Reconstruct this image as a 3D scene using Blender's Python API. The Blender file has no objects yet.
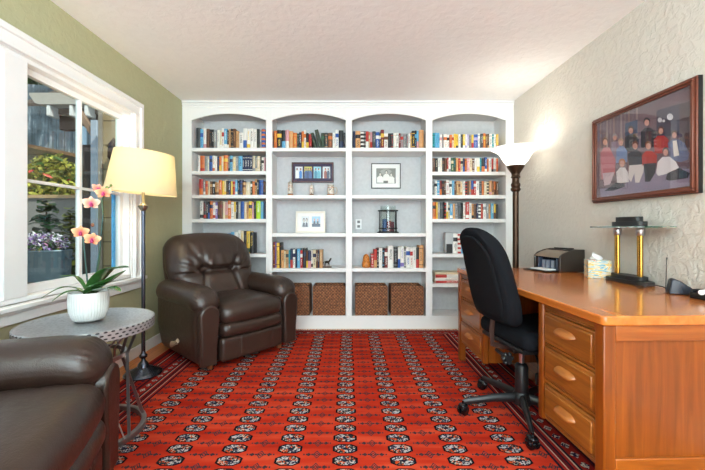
import bpy, math, random
from math import sin, cos, pi, radians as R
from mathutils import Vector, Matrix, Euler
random.seed(7)
scene = bpy.context.scene
COL = scene.collection
F, CX, CY, CH = 354.0, 348.0, 228.0, 1.09       # focal length in px of a 705 px frame, vanishing point, eye height

# ------------------------------------------------------------------ mesh helper
class MB:
    def __init__(s): s.v = []; s.f = []; s.m = []; s.cur = 0
    def mat(s, i): s.cur = i; return s
    def add(s, vs, fs, M=None):
        b = len(s.v)
        for p in vs:
            p = Vector(p)
            if M is not None: p = M @ p
            s.v.append(tuple(p))
        for f in fs:
            s.f.append(tuple(b + i for i in f)); s.m.append(s.cur)
        return s
    def box(s, x0, x1, y0, y1, z0, z1, M=None):
        vs = [(x0,y0,z0),(x1,y0,z0),(x1,y1,z0),(x0,y1,z0),(x0,y0,z1),(x1,y0,z1),(x1,y1,z1),(x0,y1,z1)]
        return s.add(vs, [(0,3,2,1),(4,5,6,7),(0,1,5,4),(1,2,6,5),(2,3,7,6),(3,0,4,7)], M)
    def prism(s, pts, lo, hi, axis='y', M=None):
        """extrude a 2-D outline along an axis; pts in the other two coordinates"""
        n = len(pts)
        def P3(a, b, c):
            return {'x': (c, a, b), 'y': (a, c, b), 'z': (a, b, c)}[axis]
        vs = [P3(a, b, lo) for a, b in pts] + [P3(a, b, hi) for a, b in pts]
        fs = [tuple(range(n)), tuple(range(2*n-1, n-1, -1))]
        fs += [(i, i+n, (i+1) % n + n, (i+1) % n) for i in range(n)]
        return s.add(vs, fs, M)
    def lathe(s, prof, seg=32, M=None, cap=True, sx=1, sy=1):
        n = len(prof); vs = []; fs = []
        for r, z in prof:
            for k in range(seg):
                a = 2*pi*k/seg; vs.append((r*cos(a)*sx, r*sin(a)*sy, z))
        for i in range(n-1):
            for k in range(seg):
                k2 = (k+1) % seg
                fs.append((i*seg+k, i*seg+k2, (i+1)*seg+k2, (i+1)*seg+k))
        if cap:
            fs.append(tuple(range(seg-1, -1, -1))); fs.append(tuple((n-1)*seg + k for k in range(seg)))
        return s.add(vs, fs, M)
    def tube(s, path, r, seg=8, cap=True, flat=None):
        """round (or flat: (rw, rt, up)) bar along a path; r number or list"""
        path = [Vector(p) for p in path]; n = len(path); vs = []; fs = []
        rs = r if isinstance(r, (list, tuple)) else [r]*n
        up = None
        for i, p in enumerate(path):
            t = (path[min(i+1, n-1)] - path[max(i-1, 0)]).normalized()
            if up is None:
                ref = Vector((0,0,1)) if abs(t.z) < .9 else Vector((1,0,0))
                if flat: ref = Vector(flat)
                a = ref.cross(t).normalized()
            else:
                a = (up - t*up.dot(t)).normalized()
            up = a; b = t.cross(a)
            for k in range(seg):
                an = 2*pi*k/seg + (pi/4 if seg == 4 else 0)
                rr = rs[i]
                if isinstance(rr, (tuple, list)): vs.append(p + a*cos(an)*rr[0] + b*sin(an)*rr[1])
                else: vs.append(p + a*cos(an)*rr + b*sin(an)*rr)
        for i in range(n-1):
            for k in range(seg):
                k2 = (k+1) % seg
                fs.append((i*seg+k, i*seg+k2, (i+1)*seg+k2, (i+1)*seg+k))
        if cap:
            fs.append(tuple(range(seg-1, -1, -1))); fs.append(tuple((n-1)*seg + k for k in range(seg)))
        return s.add(vs, fs)
    def soft(s, half, r, n=8, deform=None, c=(0,0,0), M=None):
        """rounded box made of a fine grid, which deform(p) may shape"""
        nn = n if isinstance(n, (tuple, list)) else (n, n, n)
        idx = {}; vs = []; fs = []
        hv = Vector(half); rr = min(r, *half)
        core = Vector([h - rr for h in half])
        def key(p):
            k = (round(p[0], 5), round(p[1], 5), round(p[2], 5))
            if k not in idx:
                q = Vector([p[i]*hv[i] for i in range(3)])
                cc = Vector([max(-core[i], min(core[i], q[i])) for i in range(3)])
                d = q - cc
                if d.length > 1e-9:
                    q = cc + d.normalized()*rr*min(1, max(abs(d[i])/rr for i in range(3)))
                if deform: q = Vector(deform(q))
                idx[k] = len(vs); vs.append(q + Vector(c))
            return idx[k]
        for ax in range(3):
            u, w = [(1,2),(2,0),(0,1)][ax]
            for sg in (-1, 1):
                nu, nw = nn[u], nn[w]
                for i in range(nu):
                    for j in range(nw):
                        quad = []
                        for (di, dj) in ((0,0),(1,0),(1,1),(0,1)):
                            p = [0,0,0]; p[ax] = sg
                            p[u] = -1 + 2*(i+di)/nu; p[w] = -1 + 2*(j+dj)/nw
                            quad.append(key(p))
                        if sg < 0: quad.reverse()
                        fs.append(tuple(quad))
        return s.add(vs, fs, M)
    def ball(s, c, r, nu=12, nv=8, M=None):
        rx, ry, rz = (r, r, r) if not isinstance(r, (tuple, list)) else r
        vs = [(c[0], c[1], c[2]-rz)]; fs = []
        for i in range(1, nv):
            t = -pi/2 + pi*i/nv
            for k in range(nu):
                a = 2*pi*k/nu; vs.append((c[0]+rx*cos(t)*cos(a), c[1]+ry*cos(t)*sin(a), c[2]+rz*sin(t)))
        vs.append((c[0], c[1], c[2]+rz)); L = len(vs)-1
        for k in range(nu):
            k2 = (k+1) % nu
            fs.append((0, 1+k2, 1+k)); fs.append((L, 1+(nv-2)*nu+k, 1+(nv-2)*nu+k2))
            for i in range(nv-2):
                fs.append((1+i*nu+k, 1+i*nu+k2, 1+(i+1)*nu+k2, 1+(i+1)*nu+k))
        return s.add(vs, fs, M)
    def build(s, name, mats, parent=None, smooth=40, bevel=0, loc=None, rot=None):
        me = bpy.data.meshes.new(name); me.from_pydata(s.v, [], s.f)
        if not isinstance(mats, (list, tuple)): mats = [mats]
        for m in mats: me.materials.append(m)
        me.polygons.foreach_set('material_index', s.m)
        me.update()
        if smooth:
            me.polygons.foreach_set('use_smooth', [True]*len(me.polygons))
            me.set_sharp_from_angle(angle=R(smooth))
        o = bpy.data.objects.new(name, me); COL.objects.link(o)
        if parent is not None: o.parent = parent
        if loc is not None: o.location = loc
        if rot is not None: o.rotation_euler = rot
        if bevel:
            b = o.modifiers.new('bevel', 'BEVEL'); b.width = bevel; b.segments = 2; b.limit_method = 'ANGLE'; b.angle_limit = R(40)
        return o

def tag(o, label=None, cat=None, group=None, kind=None):
    if label: o['label'] = label
    if cat: o['category'] = cat
    if group: o['group'] = group
    if kind: o['kind'] = kind
    return o
def empty(name, loc=(0,0,0), rz=0, label=None, cat=None, group=None, kind=None):
    o = bpy.data.objects.new(name, None); COL.objects.link(o)
    o.empty_display_size = .1; o.location = loc; o.rotation_euler = (0, 0, rz)
    return tag(o, label, cat, group, kind)
def struct(o): o['kind'] = 'structure'; return o
def copy_tree(o, parent=None):
    c = o.copy(); COL.objects.link(c)
    if parent is not None: c.parent = parent
    for ch in list(o.children): copy_tree(ch, c)
    return c
def T(x, y, z, rx=0, ry=0, rz=0, s=1):
    return Matrix.Translation((x, y, z)) @ Euler((rx, ry, rz)).to_matrix().to_4x4() @ Matrix.Scale(s, 4)

# ------------------------------------------------------------------ materials
def lin(c):
    return tuple(((x/255)/12.92 if x/255 <= .04045 else ((x/255+.055)/1.055)**2.4) for x in c[:3]) + (1,)
class NT:
    def __init__(s, name):
        s.mat = bpy.data.materials.new(name); s.mat.use_nodes = True
        s.t = s.mat.node_tree; s.b = s.t.nodes['Principled BSDF']; s.out = s.t.nodes['Material Output']
    def n(s, kind, **kw):
        nd = s.t.nodes.new(kind)
        for k, v in kw.items(): setattr(nd, k, v)
        return nd
    def put(s, inp, v):
        if isinstance(v, (int, float)):
            inp.default_value = v
        elif isinstance(v, (tuple, list)): inp.default_value = v
        else: s.t.links.new(v, inp)
    def m(s, op, a, b=None, c=None):
        nd = s.n('ShaderNodeMath', operation=op)
        s.put(nd.inputs[0], a)
        if b is not None: s.put(nd.inputs[1], b)
        if c is not None: s.put(nd.inputs[2], c)
        return nd.outputs[0]
    def mix(s, f, a, b, mode='MIX'):
        nd = s.n('ShaderNodeMix', data_type='RGBA', blend_type=mode)
        s.put(nd.inputs[0], f)
        s.put(nd.inputs[6], lin(a) if isinstance(a, tuple) and len(a) == 3 else a)
        s.put(nd.inputs[7], lin(b) if isinstance(b, tuple) and len(b) == 3 else b)
        return nd.outputs[2]
    def coord(s, kind='Object', scale=None, rot=None):
        tc = s.n('ShaderNodeTexCoord')
        o = tc.outputs[kind]
        if scale or rot:
            mp = s.n('ShaderNodeMapping'); s.t.links.new(o, mp.inputs[0])
            if scale: mp.inputs['Scale'].default_value = scale
            if rot: mp.inputs['Rotation'].default_value = rot
            o = mp.outputs[0]
        return o
    def noise(s, vec, scale=5, detail=3, rough=.5, dist=0):
        nd = s.n('ShaderNodeTexNoise'); s.t.links.new(vec, nd.inputs['Vector'])
        nd.inputs['Scale'].default_value = scale; nd.inputs['Detail'].default_value = detail
        nd.inputs['Roughness'].default_value = rough; nd.inputs['Distortion'].default_value = dist
        return nd.outputs['Fac']
    def voro(s, vec, scale=5, feature='F1', out='Distance'):
        nd = s.n('ShaderNodeTexVoronoi', feature=feature); s.t.links.new(vec, nd.inputs['Vector'])
        nd.inputs['Scale'].default_value = scale
        return nd.outputs[out]
    def ramp(s, f, stops, const=False):
        nd = s.n('ShaderNodeValToRGB'); s.put(nd.inputs[0], f)
        cr = nd.color_ramp
        if const: cr.interpolation = 'CONSTANT'
        while len(cr.elements) < len(stops): cr.elements.new(.5)
        for e, (p, c) in zip(cr.elements, stops):
            e.position = p
            e.color = lin(c) if not isinstance(c, (int, float)) else (c, c, c, 1)
        return nd.outputs[0]
    def xyz(s, vec):
        nd = s.n('ShaderNodeSeparateXYZ'); s.t.links.new(vec, nd.inputs[0]); return nd.outputs
    def base(s, c): s.put(s.b.inputs['Base Color'], lin(c) if isinstance(c, tuple) and len(c) == 3 else c); return s
    def set(s, **kw):
        names = dict(rough='Roughness', metal='Metallic', coat='Coat Weight', coat_rough='Coat Roughness', spec='Specular IOR Level', trans='Transmission Weight', ior='IOR', sheen='Sheen Weight', es='Emission Strength', alpha='Alpha', sss='Subsurface Weight')
        for k, v in kw.items(): s.put(s.b.inputs[names[k]], v)
        return s
    def bump(s, h, strength=.3, dist=.01):
        nd = s.n('ShaderNodeBump'); s.put(nd.inputs['Height'], h)
        nd.inputs['Strength'].default_value = strength; nd.inputs['Distance'].default_value = dist
        s.t.links.new(nd.outputs[0], s.b.inputs['Normal']); return s

_plain = {}
def plain(name, c, rough=.5, metal=0, **kw):
    if name in _plain: return _plain[name]
    k = NT(name); v = k.coord()
    f = k.noise(v, 30, 2)
    q = .06 if sum(c) < 600 else .008
    k.base(k.mix(f, tuple(x*(1-q) for x in c), tuple(min(255, x*(1+q*.7)) for x in c)))
    k.set(rough=rough, metal=metal, **kw)
    _plain[name] = k.mat; return k.mat

def wall_mat(name, c, scale=9, strength=.5):
    k = NT(name); v = k.coord()
    n1 = k.noise(v, scale, 5, .55, .6); n2 = k.noise(v, 45, 3)
    h = k.m('ADD', k.ramp(n1, [(.42, 0.), (.56, 1.)]), k.m('MULTIPLY', n2, .25))
    k.base(k.mix(n1, tuple(x*.975 for x in c), tuple(min(255, x*1.015) for x in c))).set(rough=.75, spec=.3)
    k.bump(h, strength, .004); return k.mat

def wood_mat(name, dark, mid, light, axis=1, rough=.3, coat=.3, scale=1.0, planks=None):
    k = NT(name)
    sc = [22*scale]*3; sc[axis] = 1.3*scale
    v = k.coord('Object', tuple(sc))
    n = k.noise(v, 1.6, 6, .6, .8)
    v2 = k.coord('Object', tuple(3.5 if i != axis else .5 for i in range(3)))
    n2 = k.noise(v2, 1.2, 2, .5, 1.2)
    f = k.m('ADD', k.m('MULTIPLY', n, .6), k.m('MULTIPLY', n2, .45))
    c = k.ramp(f, [(.30, dark), (.5, mid), (.72, light)])
    if planks:
        x, y, z = k.xyz(k.coord())
        row = k.m('FLOOR', k.m('DIVIDE', x, planks))
        wn = k.n('ShaderNodeTexWhiteNoise', noise_dimensions='1D'); k.put(wn.inputs['W'], row)
        c = k.mix(k.m('MULTIPLY', wn.outputs[0], .35), c, dark)
        fr = k.m('FRACT', k.m('DIVIDE', x, planks))
        c = k.mix(k.m('LESS_THAN', fr, .03), c, (70, 35, 15))
    k.base(c).set(rough=k.m('ADD', k.m('MULTIPLY', n, .12), rough-.06), coat=coat, coat_rough=.12)
    k.bump(n, .08, .002)
    return k.mat

M = {}
M['wall_beige'] = wall_mat('beige_plaster', (212, 206, 196), 24, .5)
M['wall_olive'] = wall_mat('olive_plaster', (178, 177, 142), 20, .35)
M['ceiling'] = wall_mat('white_textured_ceiling', (244, 244, 244), 20, .25)
M['white'] = plain('white_paint', (233, 233, 232), .42)
M['trim'] = plain('white_trim', (236, 237, 238), .35)
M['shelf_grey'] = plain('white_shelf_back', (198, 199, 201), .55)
M['floor'] = wood_mat('oak_floor', (150, 75, 28), (196, 112, 48), (220, 142, 72), 1, .3, .3, planks=.082)
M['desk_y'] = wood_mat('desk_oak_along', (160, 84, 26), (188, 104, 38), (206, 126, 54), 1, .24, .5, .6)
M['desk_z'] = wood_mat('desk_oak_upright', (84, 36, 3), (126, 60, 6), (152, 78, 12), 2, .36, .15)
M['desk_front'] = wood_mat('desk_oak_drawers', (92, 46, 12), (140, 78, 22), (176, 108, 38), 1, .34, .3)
M['desk_pull'] = wood_mat('desk_pull_wood', (120, 66, 22), (158, 92, 36), (186, 116, 54), 1, .42, .1)
M['dark_gap'] = plain('gap_shade_brown', (38, 20, 8), .8)  # dark brown that paints in the shade of the gaps round the drawers

# ---- leather
def leather():
    k = NT('brown_leather'); v = k.coord()
    n = k.noise(v, 3.5, 3); n2 = k.noise(v, 26, 4, .6, .7); vo = k.voro(v, 230)
    k.base(k.mix(n, (38, 25, 20), (60, 43, 35)))
    k.set(rough=k.m('ADD', .27, k.m('MULTIPLY', n2, .2)), spec=.55, coat=.12, coat_rough=.25)
    h = k.m('ADD', k.m('MULTIPLY', n2, .8), k.m('MULTIPLY', vo, .2))
    k.bump(h, .35, .006)
    return k.mat
M['leather'] = leather()

# ---- rug
def rug():
    k = NT('red_bokhara_rug'); v = k.coord(); x, y, z = k.xyz(v)
    wob = k.m('MULTIPLY', k.m('SUBTRACT', k.noise(v, 2.0, 1), .5), .016)
    x = k.m('ADD', x, wob)
    A, Bp = .2695, .0892
    def cell(c, p, off):
        return k.m('MULTIPLY', k.m('SUBTRACT', k.m('FRACT', k.m('ADD', k.m('DIVIDE', k.m('ADD', c, off), p), .5)), .5), p)
    fine = k.voro(v, 150, out='Color'); fr, fg, fb = k.xyz(fine)
    fine2 = k.noise(v, 260, 2)
    # field
    n = k.noise(k.coord('Object', (1.2, 9, 1)), 1.5, 3)
    field = k.ramp(n, [(.3, (158, 38, 24)), (.5, (182, 52, 31)), (.7, (202, 76, 47))])
    field = k.mix(k.m('MULTIPLY', fine2, .35), field, (128, 16, 10))
    # main guls
    dx = cell(x, A, .014); dy = cell(y, Bp, -1.645)
    ax = k.m('DIVIDE', k.m('ABSOLUTE', dx), .060); ay = k.m('DIVIDE', k.m('ABSOLUTE', dy), .0365)
    d = k.m('MAXIMUM', k.m('MAXIMUM', ax, ay), k.m('DIVIDE', k.m('ADD', ax, ay), 1.5))
    q = k.m('LESS_THAN', k.m('MULTIPLY', dx, dy), 0)
    white = k.mix(k.m('GREATER_THAN', fr, .46), (172, 165, 162), (50, 50, 66))
    orange = k.mix(k.m('GREATER_THAN', fg, .5), k.mix(k.m('GREATER_THAN', fb, .55), (186, 70, 26), (176, 162, 148)), (40, 44, 46))
    inn = k.mix(q, orange, white)
    core = k.m('LESS_THAN', k.m('ADD', k.m('DIVIDE', k.m('ABSOLUTE', dx), .020), k.m('DIVIDE', k.m('ABSOLUTE', dy), .010)), 1)
    inn = k.mix(core, inn, (26, 30, 46))
    gul = k.mix(k.m('LESS_THAN', d, .82), (20, 20, 24), inn)
    c = k.mix(k.m('LESS_THAN', d, 1), field, gul)
    # minor crosses
    ex = cell(x, A, .014 + A/2); ey = cell(y, Bp, -1.645 + Bp/2)
    aex = k.m('ABSOLUTE', ex); aey = k.m('ABSOLUTE', ey)
    dia = k.m('ADD', k.m('DIVIDE', aex, .023), k.m('DIVIDE', aey, .033))
    ring = k.m('MULTIPLY', k.m('LESS_THAN', dia, 1), k.m('GREATER_THAN', k.m('FRACT', k.m('MULTIPLY', dia, 2.2)), .45))
    dash = k.m('MULTIPLY', k.m('MULTIPLY', k.m('LESS_THAN', aex, .066), k.m('LESS_THAN', aey, .0055)), k.m('GREATER_THAN', k.m('FRACT', k.m('MULTIPLY', aex, 75)), .35))
    dia2 = k.m('LESS_THAN', k.m('ADD', k.m('DIVIDE', k.m('ABSOLUTE', k.m('SUBTRACT', aex, .040)), .013), k.m('DIVIDE', aey, .013)), 1)
    mark = k.m('MAXIMUM', k.m('MAXIMUM', ring, dash), dia2)
    c = k.mix(mark, c, k.mix(fg, (40, 42, 50), (80, 50, 46)))
    # borders
    side = k.m('MAXIMUM', k.m('SUBTRACT', -1.25, x), k.m('SUBTRACT', x, .955))
    back = k.m('MULTIPLY', k.m('SUBTRACT', y, 3.60), 2.2)
    t = k.m('MAXIMUM', side, back)
    isb = k.m('GREATER_THAN', back, side)
    along = k.m('ADD', k.m('MULTIPLY', isb, x), k.m('MULTIPLY', k.m('SUBTRACT', 1, isb), y))
    red, nav, wht, dkr = (150, 38, 32), (36, 26, 36), (196, 160, 140), (96, 26, 28)
    seq = [nav, red, wht, dkr, nav, red, wht, nav, red, dkr, nav, red, red, nav, wht, dkr, red, nav, dkr, red]
    pos = [0, .012, .026, .032, .05, .06, .075, .081, .094, .15, .16, .172, .215, .235, .247, .254, .27, .29, .305, .33]
    bc = k.ramp(k.m('DIVIDE', t, .35), [(p/.35, s_) for p, s_ in zip(pos, seq)], True)
    fa = k.m('MULTIPLY', k.m('SUBTRACT', k.m('FRACT', k.m('DIVIDE', along, .075)), .5), .075)
    s1 = k.m('LESS_THAN', k.m('ADD', k.m('DIVIDE', k.m('ABSOLUTE', fa), .026), k.m('DIVIDE', k.m('ABSOLUTE', k.m('SUBTRACT', t, .122)), .022)), 1)
    bc = k.mix(s1, bc, k.mix(k.m('GREATER_THAN', fr, .5), (200, 180, 165), (44, 40, 66)))
    fa2 = k.m('MULTIPLY', k.m('SUBTRACT', k.m('FRACT', k.m('DIVIDE', along, .045)), .5), .045)
    s2 = k.m('LESS_THAN', k.m('ADD', k.m('DIVIDE', k.m('ABSOLUTE', fa2), .014), k.m('DIVIDE', k.m('ABSOLUTE', k.m('SUBTRACT', t, .195)), .016)), 1)
    bc = k.mix(s2, bc, (48, 34, 52))
    c = k.mix(k.m('GREATER_THAN', t, 0), c, bc)
    k.base(c).set(rough=1, spec=.03)
    k.bump(fine2, .35, .003)
    return k.mat
M['rug'] = rug()

# ---- basket weave
def wicker(name='wicker_weave', dk=(48, 27, 16), lt=(180, 118, 76)):
    k = NT(name); v = k.coord(); x, y, z = k.xyz(v)
    s_ = k.m('ADD', x, y)
    row = k.m('MODULO', k.m('FLOOR', k.m('DIVIDE', k.m('ADD', z, 5), .017)), 2)
    a = k.m('SINE', k.m('ADD', k.m('MULTIPLY', s_, 2*pi/.034), k.m('MULTIPLY', row, pi)))
    b = k.m('SINE', k.m('MULTIPLY', z, pi/.017))
    h = k.m('ADD', k.m('MULTIPLY', a, .5), k.m('MULTIPLY', k.m('ABSOLUTE', b), .6))
    n = k.noise(v, 42, 4, .7)
    f = k.m('ADD', k.m('MULTIPLY', h, .28), k.m('SUBTRACT', k.m('MULTIPLY', n, 1.5), .3))
    k.base(k.ramp(f, [(.15, dk), (.5, tuple((p+q)//2 for p, q in zip(dk, lt))), (.85, lt)])).set(rough=.6)
    k.bump(h, .8, .006); return k.mat
M['wicker'] = wicker()
M['wicker_rim'] = plain('wicker_rim', (84, 54, 34), .6)

# ---- metals, plastics, glass
M['silver'] = plain('brushed_silver', (190, 192, 198), .28, 1)
def hammered():
    k = NT('hammered_silver'); v = k.coord(); vo = k.voro(v, 70)
    k.base(k.ramp(vo, [(.0, (150, 153, 160)), (.35, (186, 190, 196)), (.7, (200, 204, 210))])).set(rough=.3, metal=.95); k.bump(vo, .35, .003); return k.mat
M['hammered'] = hammered()
def pierced():
    k = NT('pierced_silver_rim'); v = k.coord(); x, y, z = k.xyz(v)
    a = k.m('ARCTAN2', y, x)
    u = k.m('MULTIPLY', a, 60/(2*pi)); w = k.m('DIVIDE', k.m('ADD', z, 0), .016)
    fu = k.m('SUBTRACT', k.m('FRACT', k.m('ADD', u, k.m('MULTIPLY', k.m('MODULO', k.m('FLOOR', w), 2), .5))), .5)
    fw = k.m('SUBTRACT', k.m('FRACT', w), .5)
    hole = k.m('LESS_THAN', k.m('ADD', k.m('MULTIPLY', fu, fu), k.m('MULTIPLY', k.m('MULTIPLY', fw, fw), 1.2)), .075)
    k.base(k.mix(hole, (176, 178, 182), (28, 28, 32))).set(rough=.4, metal=k.m('SUBTRACT', .55, k.m('MULTIPLY', hole, .5)))
    return k.mat
M['pierced'] = pierced()
M['steel'] = plain('table_leg_steel', (164, 160, 160), .3, .9)
M['bronze'] = plain('dark_bronze', (70, 50, 36), .35, .7)
M['gunmetal'] = plain('lamp_gunmetal', (92, 98, 112), .25, .9)
M['nickel'] = plain('aged_nickel', (176, 170, 150), .3, .9)
M['brass'] = plain('polished_brass', (206, 156, 72), .25, 1)
M['black'] = plain('black_plastic', (22, 22, 24), .4)
M['black_gloss'] = plain('gloss_black', (16, 16, 18), .15)
M['blackmat'] = plain('matt_black_metal', (30, 30, 31), .5)
M['darkgrey'] = plain('dark_grey_plastic', (58, 58, 62), .4)
def fabric(name, c, c2):
    k = NT(name); v = k.coord(); n = k.noise(v, 420, 2); n2 = k.noise(v, 4, 2)
    k.base(k.mix(k.m('ADD', k.m('MULTIPLY', n, .6), k.m('MULTIPLY', n2, .4)), c, c2)).set(rough=.95, spec=.08); k.bump(n, .3, .002); return k.mat
M['chair_cloth'] = fabric('charcoal_chair_cloth', (12, 13, 16), (30, 31, 35))
M['paper'] = plain('white_paper', (238, 238, 236), .7)
M['ceramic'] = plain('white_ceramic', (222, 226, 224), .25, 0, coat=.4)
M['soil'] = plain('potting_bark', (70, 48, 32), .9)
M['cream_wood'] = plain('pale_handle', (176, 156, 134), .4)
M['foot_wood'] = plain('foot_wood', (120, 60, 28), .5)
def clear_glass(name, tint=(245, 250, 248), k_refl=1.0):
    k = NT(name); t = k.t
    tr = k.n('ShaderNodeBsdfTransparent'); tr.inputs[0].default_value = lin(tint)
    gl = k.n('ShaderNodeBsdfGlossy'); gl.inputs['Roughness'].default_value = .01
    fz = k.n('ShaderNodeLayerWeight'); fz.inputs[0].default_value = .5
    fz = k.m('ADD', k.m('MULTIPLY', k.m('POWER', fz.outputs['Facing'], 5), .5), .035)
    mx = k.n('ShaderNodeMixShader'); t.links.new(k.m('MULTIPLY', fz, k_refl), mx.inputs[0])
    t.links.new(tr.outputs[0], mx.inputs[1]); t.links.new(gl.outputs[0], mx.inputs[2])
    t.links.new(mx.outputs[0], k.out.inputs[0]); t.nodes.remove(k.b); return k.mat
M['glass'] = clear_glass('window_glass')
M['glass_clear'] = clear_glass('clear_glass', (248, 251, 250))
M['glass_green'] = plain('green_edge_glass', (40, 110, 84), .08, 0, trans=.6)
M['glass_green_top'] = clear_glass('pale_green_glass', (176, 214, 196))
def shade_mat(name, c, trans=.5, em=0, emc=(255, 255, 255)):
    k = NT(name); t = k.t; v = k.coord()
    col = k.mix(k.noise(k.coord('Object', (1, 1, .15)), 220, 2), tuple(x*.95 for x in c), c)
    k.base(col).set(rough=.8)
    tl = k.n('ShaderNodeBsdfTranslucent'); t.links.new(col, tl.inputs[0])
    mx = k.n('ShaderNodeMixShader'); mx.inputs[0].default_value = trans
    t.links.new(k.b.outputs[0], mx.inputs[1]); t.links.new(tl.outputs[0], mx.inputs[2])
    o = mx.outputs[0]
    if em:
        e = k.n('ShaderNodeEmission'); e.inputs[0].default_value = lin(emc); e.inputs[1].default_value = em
        ad = k.n('ShaderNodeAddShader'); t.links.new(o, ad.inputs[0]); t.links.new(e.outputs[0], ad.inputs[1]); o = ad.outputs[0]
    t.links.new(o, k.out.inputs[0]); return k.mat
M['linen'] = shade_mat('cream_linen_shade', (243, 232, 200), .45)
M['opal'] = shade_mat('opal_glass_bowl', (250, 248, 242), .5, .35)
def emis(name, c, s_):
    k = NT(name); k.base(c); k.b.inputs['Emission Color'].default_value = lin(c); k.set(es=s_); return k.mat

# ------------------------------------------------------------------ room shell
XL, XR, YB, ZC = -1.79, 1.79, 4.14, 2.46
YF = -2.4
struct(MB().box(XL-.12, XR+.12, YF-.1, YB+.1, -.1, 0).build('floor', M['floor'], smooth=0))
struct(MB().box(XL-.14, XR+.12, YF-.1, YB+.1, ZC, ZC+.12).build('ceiling', M['ceiling'], smooth=0))
struct(MB().box(XL, XR+.12, YB, YB+.1, 0, ZC).build('wall_back', M['white'], smooth=0))
struct(MB().box(XR, XR+.12, YF, YB, 0, ZC).build('wall_right', M['wall_beige'], smooth=0))
# left wall round one long window opening (three lights)
WY0, WY1, WZ0, WZ1 = .10, 2.935, .68, 2.045     # opening
w = MB()
w.box(XL-.14, XL, YF, WY0, 0, ZC); w.box(XL-.14, XL, WY1, YB, 0, ZC)
w.box(XL-.14, XL, WY0, WY1, 0, WZ0); w.box(XL-.14, XL, WY0, WY1, WZ1, ZC)
struct(w.build('wall_left', M['wall_olive'], smooth=0))
# unseen rear wall; its wide opening is added to let light in
w = MB(); w.box(XL, -1.4, YF-.1, YF, 0, ZC); w.box(1.4, XR, YF-.1, YF, 0, ZC); w.box(-1.4, 1.4, YF-.1, YF, 2.2, ZC)
struct(w.build('wall_rear', M['wall_olive'], smooth=0))
# baseboards
def baseboard(name, pts):
    b = MB()
    for (x0, x1, y0, y1) in pts: b.box(x0, x1, y0, y1, 0, .095)
    struct(b.build(name, M['trim'], bevel=.006))
baseboard('baseboard_left', [(XL, XL+.016, YF, 3.80)])
baseboard('baseboard_right', [(XR-.016, XR, YF, 3.80)])

# ---- window: casing, frame, sashes, glass
W = empty('window_1', (XL, 2.0, WZ0), kind='structure')
def wbox(mb, x0, x1, y0, y1, z0, z1): mb.box(x0, x1, y0-2.0, y1-2.0, z0-WZ0, z1-WZ0)
c = MB()
CYE = 3.055                                            # outer edge of the casing at the far side
for (a, b_, d) in ((0, .105, .018), (.070, .107, .032), (-.002, .018, .026)):   # stepped moulding
    wbox(c, 0, d, WY1+a+.012, WY1+b_+.012, WZ0-.02, WZ1+a)
    wbox(c, 0, d, WY0-b_, WY1+b_+.012, WZ1+a, WZ1+b_)
    wbox(c, 0, d, WY0-b_, WY0-a, WZ0-.02, WZ1+a)
c.build('casing', M['trim'], W, bevel=.004)
j = MB(); wbox(j, -.13, .002, WY1-.004, WY1+.0125, WZ0, WZ1); wbox(j, -.13, .002, WY0-.01, WY0+.004, WZ0, WZ1); wbox(j, -.13, .002, WY0+.004, WY1-.004, WZ1-.004, WZ1+.004); wbox(j, -.13, -.04, WY0+.004, WY1-.004, WZ0-.004, WZ0+.004)
j.build('jamb_liner', M['trim'], W, smooth=0)
s_ = MB(); wbox(s_, -.04, .05, WY0-.13, CYE+.02, WZ0-.028, WZ0); wbox(s_, 0, .022, WY0-.11, CYE, WZ0-.10, WZ0-.03)
wbox(s_, 0, .032, WY0-.11, CYE, WZ0-.045, WZ0-.028)
s_.build('sill', M['trim'], W, bevel=.005)
f = MB()                                               # fixed frame and mullions
XF0, XF1 = -.12, -.03
wbox(f, XF0, XF1+.02, WY0, WY1+.012, WZ1-.028, WZ1); wbox(f, XF0, XF1+.02, WY0, WY1+.012, WZ0, WZ0+.03)
wbox(f, XF0, XF1+.02, WY1-.022, WY1+.012, WZ0, WZ1); wbox(f, XF0, XF1+.02, WY0, WY0+.03, WZ0, WZ1)
for y0 in (1.845, .975): wbox(f, XF0, XF1+.025, y0, y0+.14, WZ0+.03, WZ1-.028)
f.build('frame', M['trim'], W, bevel=.004)
def sash(ya, yb):
    s_ = MB(); t_ = .046
    za, zb = WZ0+.032, WZ1-.03
    wbox(s_, -.095, -.058, ya, ya+t_, za, zb); wbox(s_, -.095, -.058, yb-t_, yb, za, zb)
    wbox(s_, -.095, -.058, ya+t_, yb-t_, za, za+.05); wbox(s_, -.095, -.058, ya+t_, yb-t_, zb-t_+.005, zb)
    so = s_.build('sash', M['trim'], W, bevel=.003)
    m_ = MB(); ym = (ya+yb)/2; zm = 1.365
    wbox(m_, -.088, -.062, ym-.012, ym+.012, za+.05, zb-t_+.005)
    wbox(m_, -.087, -.063, ya+t_, yb-t_, zm-.009, zm+.009)
    m_.build('muntin', M['trim'], so)
    g = MB(); wbox(g, -.079, -.076, ya+t_-.004, yb-t_+.004, za+.046, zb-t_+.009)
    g.build('glass_pane', M['glass'], so, smooth=0)
sash(1.99, 2.915); sash(1.118, 1.842); sash(.132, .972)
st = MB(); wbox(st, -.1115, -.0965, 2.845, 2.872, WZ0+.07, 1.60)
st.build('blue_edge_strip', plain('blue_strip', (50, 160, 230), .4), W)['label'] = 'bright blue upright strip'  # plain blue upright strip at the far sash edge
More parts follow.
